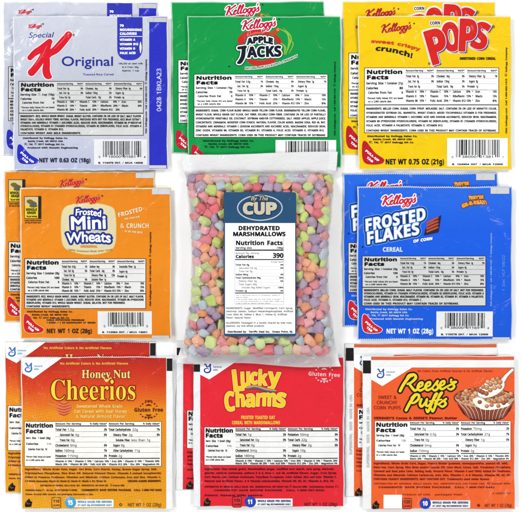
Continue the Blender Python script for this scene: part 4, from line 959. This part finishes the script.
def bag():
    cols=[('pink',(250,158,166),.2),('coral pink',(244,126,134),.13),('orange',(252,166,118),.2),('pale green',(212,230,132),.18),('lavender',(190,164,192),.17),('grey blue',(200,214,222),.12)]
    kinds=[('cube','blocky'),('log','log shaped'),('half','half-moon'),('wedge','wedge shaped'),('lump','rounded')]
    mats=[bit_material('marshmallow_'+c[0].replace(' ','_'),c[1]) for c in cols]
    meshes={(i,j):bit_mesh(kinds[j][0],10*i+j,mats[i]) for i in range(len(cols)) for j in range(5)}
    P,R=make_bits(); r=random.Random(9)
    for k in range(len(P)):
        u=r.random(); i=0
        while i<len(cols)-1 and u>cols[i][2]: u-=cols[i][2]; i+=1
        j=r.choices(range(5),[3,2,2,2,2])[0]; x,y,z=P[k]; s=R[k]*1.06
        o=bpy.data.objects.new('marshmallow_bit',meshes[(i,j)]); C.objects.link(o)
        o.location=((x-CX0)*MM,-(y-CY0)*MM,z*MM); o.scale=(s,s*r.uniform(.9,1.05),s*r.uniform(.9,1.0)); o.rotation_euler=(r.uniform(-.7,.7),r.uniform(-.7,.7),r.uniform(0,6.28)) if j!=1 else (r.uniform(.9,2.2),r.uniform(-.4,.4),r.uniform(0,6.28))
        if x<224: side='left'; 
        elif x>296: side='right'
        else: side='above' if y<264 else 'below'
        if side in('left','right'):
            band=['beside its blue heading','under heading level','beside its facts table','beside its ingredient lines','near the bag bottom'][int(np.clip((y-176)/36,0,4.99))]
            if y<196: band='near the bag top'
            near='next to it' if (abs(x-224)<14 or abs(x-296)<14) else 'at the bag edge'
            where='%s of the label, %s, %s'%(side,band,near)
        else: where='%s the label, towards the %s'%(side,'left' if x<260 else 'right')
        o['label']='%s %s bit %s'%(cols[i][0],kinds[j][1].split()[0],where)
        o['category']='marshmallow'; o['group']='dried marshmallow bits packed in the clear bag'
    # ---- the bag film
    root=bpy.data.objects.new('marshmallow_bag',None); C.objects.link(root); cx,cy=260.0,262.0
    root.location=((cx-CX0)*MM,-(cy-CY0)*MM,0.2*MM)
    root['label']='clear plastic bag of pastel marshmallow bits with a blue and white label, in the centre'; root['category']='marshmallow bag'
    ny,nx=210,156; V=[]; F=[]; fr=[]; rg=np.random.RandomState(3); ph=rg.uniform(0,6.28,10)
    ys=np.linspace(YL[0],YL[-1],ny+1)
    T=np.linspace(0,1,nx+1)
    U,Yg=np.meshgrid(T,ys)
    Xg=xl(Yg)+(xr(Yg)-xl(Yg))*U
    # slanting end edges and small waves along the sides
    Yg=Yg+np.clip((Yg-340)/26,0,1)*(-4.2+4.8*U+1.2*np.sin(U*9+1))+np.clip((170-Yg)/16,0,1)*(1.0*np.sin(U*5+.4)+1.5*(1-U))
    Xg=Xg+ (0.5*np.sin(Yg/9+ph[0])+.3*np.sin(Yg/4.1+ph[1]))*np.abs(2*U-1)**8*np.sign(2*U-1)
    Dm=dome(Xg,Yg); ed=edge_d(Xg,Yg)
    seal=np.clip(1-ed/14,0,1)
    wr=.35*np.sin(Xg/5.3+ph[2]+1.2*np.sin(Yg/13))+.25*np.sin(Yg/2.9+ph[3]+np.sin(Xg/21)*2)+.3*np.sin((Xg+Yg)/6.1+ph[4])
    lab=np.clip(np.maximum(np.abs(Xg-260)-37,np.abs(Yg-264)-73)/6,0,1)
    fold=np.clip((Yg-346)/8,0,1)*(1.3*np.abs(np.sin(Xg/9+ph[5]+.4*np.sin(Yg/3)))**2)+np.clip((182-Yg)/8,0,1)*(.9*np.abs(np.sin(Xg/17+ph[6]+Yg/22)))
    Z=Dm+.25+wr*(.25+.55*seal)*lab+np.maximum(0,fold)+.4
    Z2=base_z(Yg)+.05
    for z in (Z,Z2):
        for j in range(ny+1):
            for i in range(nx+1): V.append(((Xg[j,i]-cx)*MM,-(Yg[j,i]-cy)*MM,z[j,i]*MM))
    W=nx+1; n0=(ny+1)*W
    for j in range(ny):
        for i in range(nx):
            a=j*W+i; F.append((a,a+W,a+W+1,a+1)); F.append((n0+a,n0+a+1,n0+a+W+1,n0+a+W))
    ring=[i for i in range(W)]+[j*W+nx for j in range(1,ny+1)]+[ny*W+i for i in range(nx-1,-1,-1)]+[j*W for j in range(ny-1,0,-1)]
    for k in range(len(ring)):
        a,b=ring[k],ring[(k+1)%len(ring)]; F.append((a,b,n0+b,n0+a))
    me=bpy.data.meshes.new('film'); me.from_pydata(V,[],F)
    dx=np.minimum(Xg-xl(Yg),xr(Yg)-Xg)
    fs=.0+.85*np.clip((182.5+2.0*np.sin(Xg/11)-Yg)/7,0,1)**1.2+.50*np.clip((Yg-345-2*np.sin(Xg/13))/9,0,1)+.6*np.clip((9-dx)/9,0,1)**1.2
    fs=np.clip(fs,0,.93)
    at=me.attributes.new('milkiness','FLOAT','POINT'); at.data.foreach_set('value',list(np.concatenate([fs.ravel(),fs.ravel()*.9])))
    me.polygons.foreach_set('use_smooth',[True]*len(F)); me.update()
    m=bpy.data.materials.new('clear_bag_film'); m.use_nodes=True; nt=m.node_tree; nt.nodes.clear()
    out=nt.nodes.new('ShaderNodeOutputMaterial'); tr=nt.nodes.new('ShaderNodeBsdfTransparent'); df=nt.nodes.new('ShaderNodeBsdfDiffuse'); gl=nt.nodes.new('ShaderNodeBsdfGlossy')
    df.inputs[0].default_value=rgb((238,239,241)); gl.inputs['Roughness'].default_value=.14; gl.inputs[0].default_value=(1,1,1,1)
    av=nt.nodes.new('ShaderNodeAttribute'); av.attribute_name='milkiness'
    tc=nt.nodes.new('ShaderNodeTexCoord'); n=nt.nodes.new('ShaderNodeTexNoise'); n.inputs['Scale'].default_value=60; n.inputs['Detail'].default_value=4; n.inputs['Distortion'].default_value=2.0
    mp=nt.nodes.new('ShaderNodeMapping'); mp.inputs['Scale'].default_value=(1,1.7,1); nt.links.new(tc.outputs['Object'],mp.inputs[0]); nt.links.new(mp.outputs[0],n.inputs['Vector'])
    bp=nt.nodes.new('ShaderNodeBump'); bp.inputs['Strength'].default_value=.5; bp.inputs['Distance'].default_value=.003; nt.links.new(n.outputs['Fac'],bp.inputs['Height'])
    nt.links.new(bp.outputs[0],gl.inputs['Normal']); nt.links.new(bp.outputs[0],df.inputs['Normal'])
    m1=nt.nodes.new('ShaderNodeMixShader'); nt.links.new(av.outputs['Fac'],m1.inputs[0]); nt.links.new(tr.outputs[0],m1.inputs[1]); nt.links.new(df.outputs[0],m1.inputs[2])
    ge=nt.nodes.new('ShaderNodeNewGeometry'); dt=nt.nodes.new('ShaderNodeVectorMath'); dt.operation='DOT_PRODUCT'
    nt.links.new(bp.outputs[0],dt.inputs[0]); nt.links.new(ge.outputs['Incoming'],dt.inputs[1])
    ab=nt.nodes.new('ShaderNodeMath'); ab.operation='ABSOLUTE'; nt.links.new(dt.outputs['Value'],ab.inputs[0])
    om=nt.nodes.new('ShaderNodeMath'); om.operation='SUBTRACT'; om.inputs[0].default_value=1; nt.links.new(ab.outputs[0],om.inputs[1])
    pw=nt.nodes.new('ShaderNodeMath'); pw.operation='POWER'; pw.inputs[1].default_value=5; nt.links.new(om.outputs[0],pw.inputs[0])
    fn=nt.nodes.new('ShaderNodeMath'); fn.operation='MULTIPLY_ADD'; fn.inputs[1].default_value=.6; fn.inputs[2].default_value=.04; nt.links.new(pw.outputs[0],fn.inputs[0])
    m2=nt.nodes.new('ShaderNodeMixShader'); nt.links.new(fn.outputs[0],m2.inputs[0]); nt.links.new(m1.outputs[0],m2.inputs[1]); nt.links.new(gl.outputs[0],m2.inputs[2])
    nt.links.new(m2.outputs[0],out.inputs[0]); me.materials.append(m)
    o=bpy.data.objects.new('film',me); C.objects.link(o); o.parent=root
    # ---- the label stuck on the front
    def lab_h(X,Y): return dome(X+cx,cy-Y)+.9+.45*(1+np.sin(X/13+.5)*np.sin(Y/17+1))+.22*(1+np.sin(X/5.1+Y/31)*np.sin(Y/9.3))
    sh=Sheet(cx,cy,40,76,lab_h,1.0)
    A=Art(sh,'label',lift=0.25); BL=(38,84,124)
    A.fill(rrect(224.3,193.2,295.7,335,2.4),0,BL,0,.5); A.rect(225.6,223.6,294.6,332.4,WHITE,1)
    A.lift=.25; LO=A.build(root)
    A=Art(sh,'brand_logo',lift=.3)
    e=ell(259.9,208.6,21.9,12.2); A.fill(e,.6,(206,216,220),1,.3); A.fill(e,-.5,BL,2,.3)
    cp=boxes([('C',242.6,254.2,202.4,215.8),('U',253.6,265.2,202.4,215.8),('P',265.4,277.2,202.4,215.8)],1.2)
    A.fill(cp,2.0,(30,62,92),3,.3); A.fill(cp,.75,(216,206,184),4,.22)
    by=word('By The',250.6,201.2,4.0,'G',w=17,rot=0,shear=.3); A.fill(by,.9,(40,58,82),5,.25); A.fill(by,.12,(206,188,158),6,.2)
    A.build(LO)
    A=Art(sh,'label_print',lift=.3); K=(14,14,16); g=(44,44,46)
    A.fill(word('DEHYDRATED',238.6,230.6,4.0,'B',w=41),.22,K,1,.22); A.fill(word('MARSHMALLOWS',233.2,236.4,4.0,'B',w=52),.22,K,1,.22)
    A.frame(235.2,238.9,283.4,303.5,.25,(130,130,132),1)
    A.fill(word('Nutrition Facts',236,245.2,4.2,'B',w=46.5),.16,K,2,.22)
    A.text('Serving size',236,248.8,1.6,K,'B',w=16); A.text('(100g)',283,248.8,1.6,K,'B',al='r')
    A.rect(235.6,249.6,283,250.9,(50,50,52),1); A.text('Amount Per Serving',236,254,1.6,g,'R',w=23)
    A.text('Calories',236,258.0,3.0,K,'B',w=18); A.fill(word('390',272.6,257.8,4.6,'B',w=10.5),.14,K,2,.22); A.rect(235.6,259,283,260,(50,50,52),1)
    A.text('% Daily Value*',283,262.4,1.2,g,'R',al='r',w=12)
    rows=[(0,1,'Total Fat 0g','0%'),(3,0,'Saturated Fat 0g','0%'),(3,0,'Trans Fat 0g',''),(0,1,'Sodium 80mg','4%'),(0,1,'Total Carbohydrate 96g','35%'),(3,0,'Dietary Fiber 0g','0%'),(3,0,'Total Sugars 68g',''),(6,0,'Includes 68g Added Sugars','136%'),(0,1,'Protein 2g','4%')]
    for i,(ind,b,t,v) in enumerate(rows):
        y=265.4+i*3.2; A.text(t,236+ind,y,1.55,K if b else g,'B' if b else 'R',w=len(t)*1.12)
        if v: A.text(v,283,y,1.5,K,'B',al='r')
        if i<8: A.rect(235.8,y+.75,283,y+.9,(150,150,152),1)
    A.rect(235.6,291.9,283,292.9,(50,50,52),1)
    for i,(t,w) in enumerate([('Not a significant source of cholesterol, vitamin D,',44),('calcium, iron, or potassium.',12),('*The % Daily Value tells you how much a nutrient',44),('in a serving contributes to a daily diet. 2,000 cal',46),('a day is used for general nutrition advice.',34)]): A.text(t,236.4,295.1+i*2.0,1.05,(120,120,122),'R',w=w)
    for i,(t,w) in enumerate([('INGREDIENTS: Sugar, Modified Cornstarch, Corn Syrup,',66),('Dextrose, Gelatin, Sodium Hexametaphosphate, Artificial',66),('Color (Red 40, Yellow 5, Blue 1, Yellow 6), Artificial',60),('Flavor, Natural Flavor.',25)]): A.text(t,226.6,308.2+i*3.1,1.75,g,'R',w=w,z=2)
    A.text('ALLERGENS: Packaged in a facility shared by tree nuts,',226.6,322.6,1.75,g,'R',w=65,z=2); A.text('peanuts, soy and wheat products.',226.6,325.6,1.75,g,'R',w=38,z=2)
    A.text('Distributed by:  Terrific Deal Inc,  Ocean Point, NJ',228,331.4,1.8,K,'B',w=64,z=2)
    A.build(LO)
# ======================= surface, light, camera
def setting():
    m=bpy.data.materials.new('white_paper'); m.use_nodes=True; b=m.node_tree.nodes['Principled BSDF']
    b.inputs['Base Color'].default_value=(.9,.9,.9,1); b.inputs['Roughness'].default_value=.8; b.inputs['Specular IOR Level'].default_value=.1
    n=m.node_tree.nodes.new('ShaderNodeTexNoise'); n.inputs['Scale'].default_value=900; bp=m.node_tree.nodes.new('ShaderNodeBump'); bp.inputs['Strength'].default_value=.05
    m.node_tree.links.new(n.outputs['Fac'],bp.inputs['Height']); m.node_tree.links.new(bp.outputs[0],b.inputs['Normal'])
    me=bpy.data.meshes.new('table_surface'); S=6
    me.from_pydata([(-S,-S,0),(S,-S,0),(S,S,0),(-S,S,0)],[],[(0,1,2,3)]); me.materials.append(m)
    o=bpy.data.objects.new('table_surface',me); C.objects.link(o); o['kind']='structure'; o['label']='plain white paper surface under all the packets'
    w=bpy.data.worlds.new('World'); bpy.context.scene.world=w; w.use_nodes=True
    bg=w.node_tree.nodes['Background']; bg.inputs[0].default_value=(1,1,1,1); bg.inputs[1].default_value=WORLD
    from mathutils import Vector
    for x,y,z,e,sz in LIGHTS:
        l=bpy.data.lights.new('softbox','AREA'); l.shape='RECTANGLE'; l.size=sz; l.size_y=sz*.7; l.energy=e; l.color=(1,.995,.985)
        q=bpy.data.objects.new('softbox_light',l); C.objects.link(q); q.location=(x,y,z)
        q.rotation_euler=(Vector((0,0,0))-Vector((x,y,z))).to_track_quat('-Z','Y').to_euler()
    c=bpy.data.cameras.new('camera'); co=bpy.data.objects.new('camera',c); C.objects.link(co)
    H=1.7; co.location=(0,0,H); c.sensor_width=36; c.lens=36*H/(0.522); c.clip_start=.05; c.clip_end=50
    s=bpy.context.scene; s.camera=co
    s.view_settings.view_transform='Standard'; s.view_settings.look='None'; s.view_settings.exposure=0; s.view_settings.gamma=1
    s.cycles.transparent_max_bounces=12; s.cycles.max_bounces=6
WORLD=.42
LIGHTS=[(-1.0,.8,1.0,14.5,.6),(1.0,.8,1.1,10.5,.8),(-.95,-.8,1.15,8.6,.8),(1.0,-.8,1.15,8.2,.8)]
import time; _t=time.time()
setting(); bag()
for f in (packet_special,packet_green,packet_yellow,packet_orange,packet_blue,packet_honey,packet_red,packet_puffs):
    f(); print(f.__name__,round(time.time()-_t,1),flush=True)
for o in C.objects:
    if o.type=='LIGHT': o.visible_camera=True
bpy.context.view_layer.update()
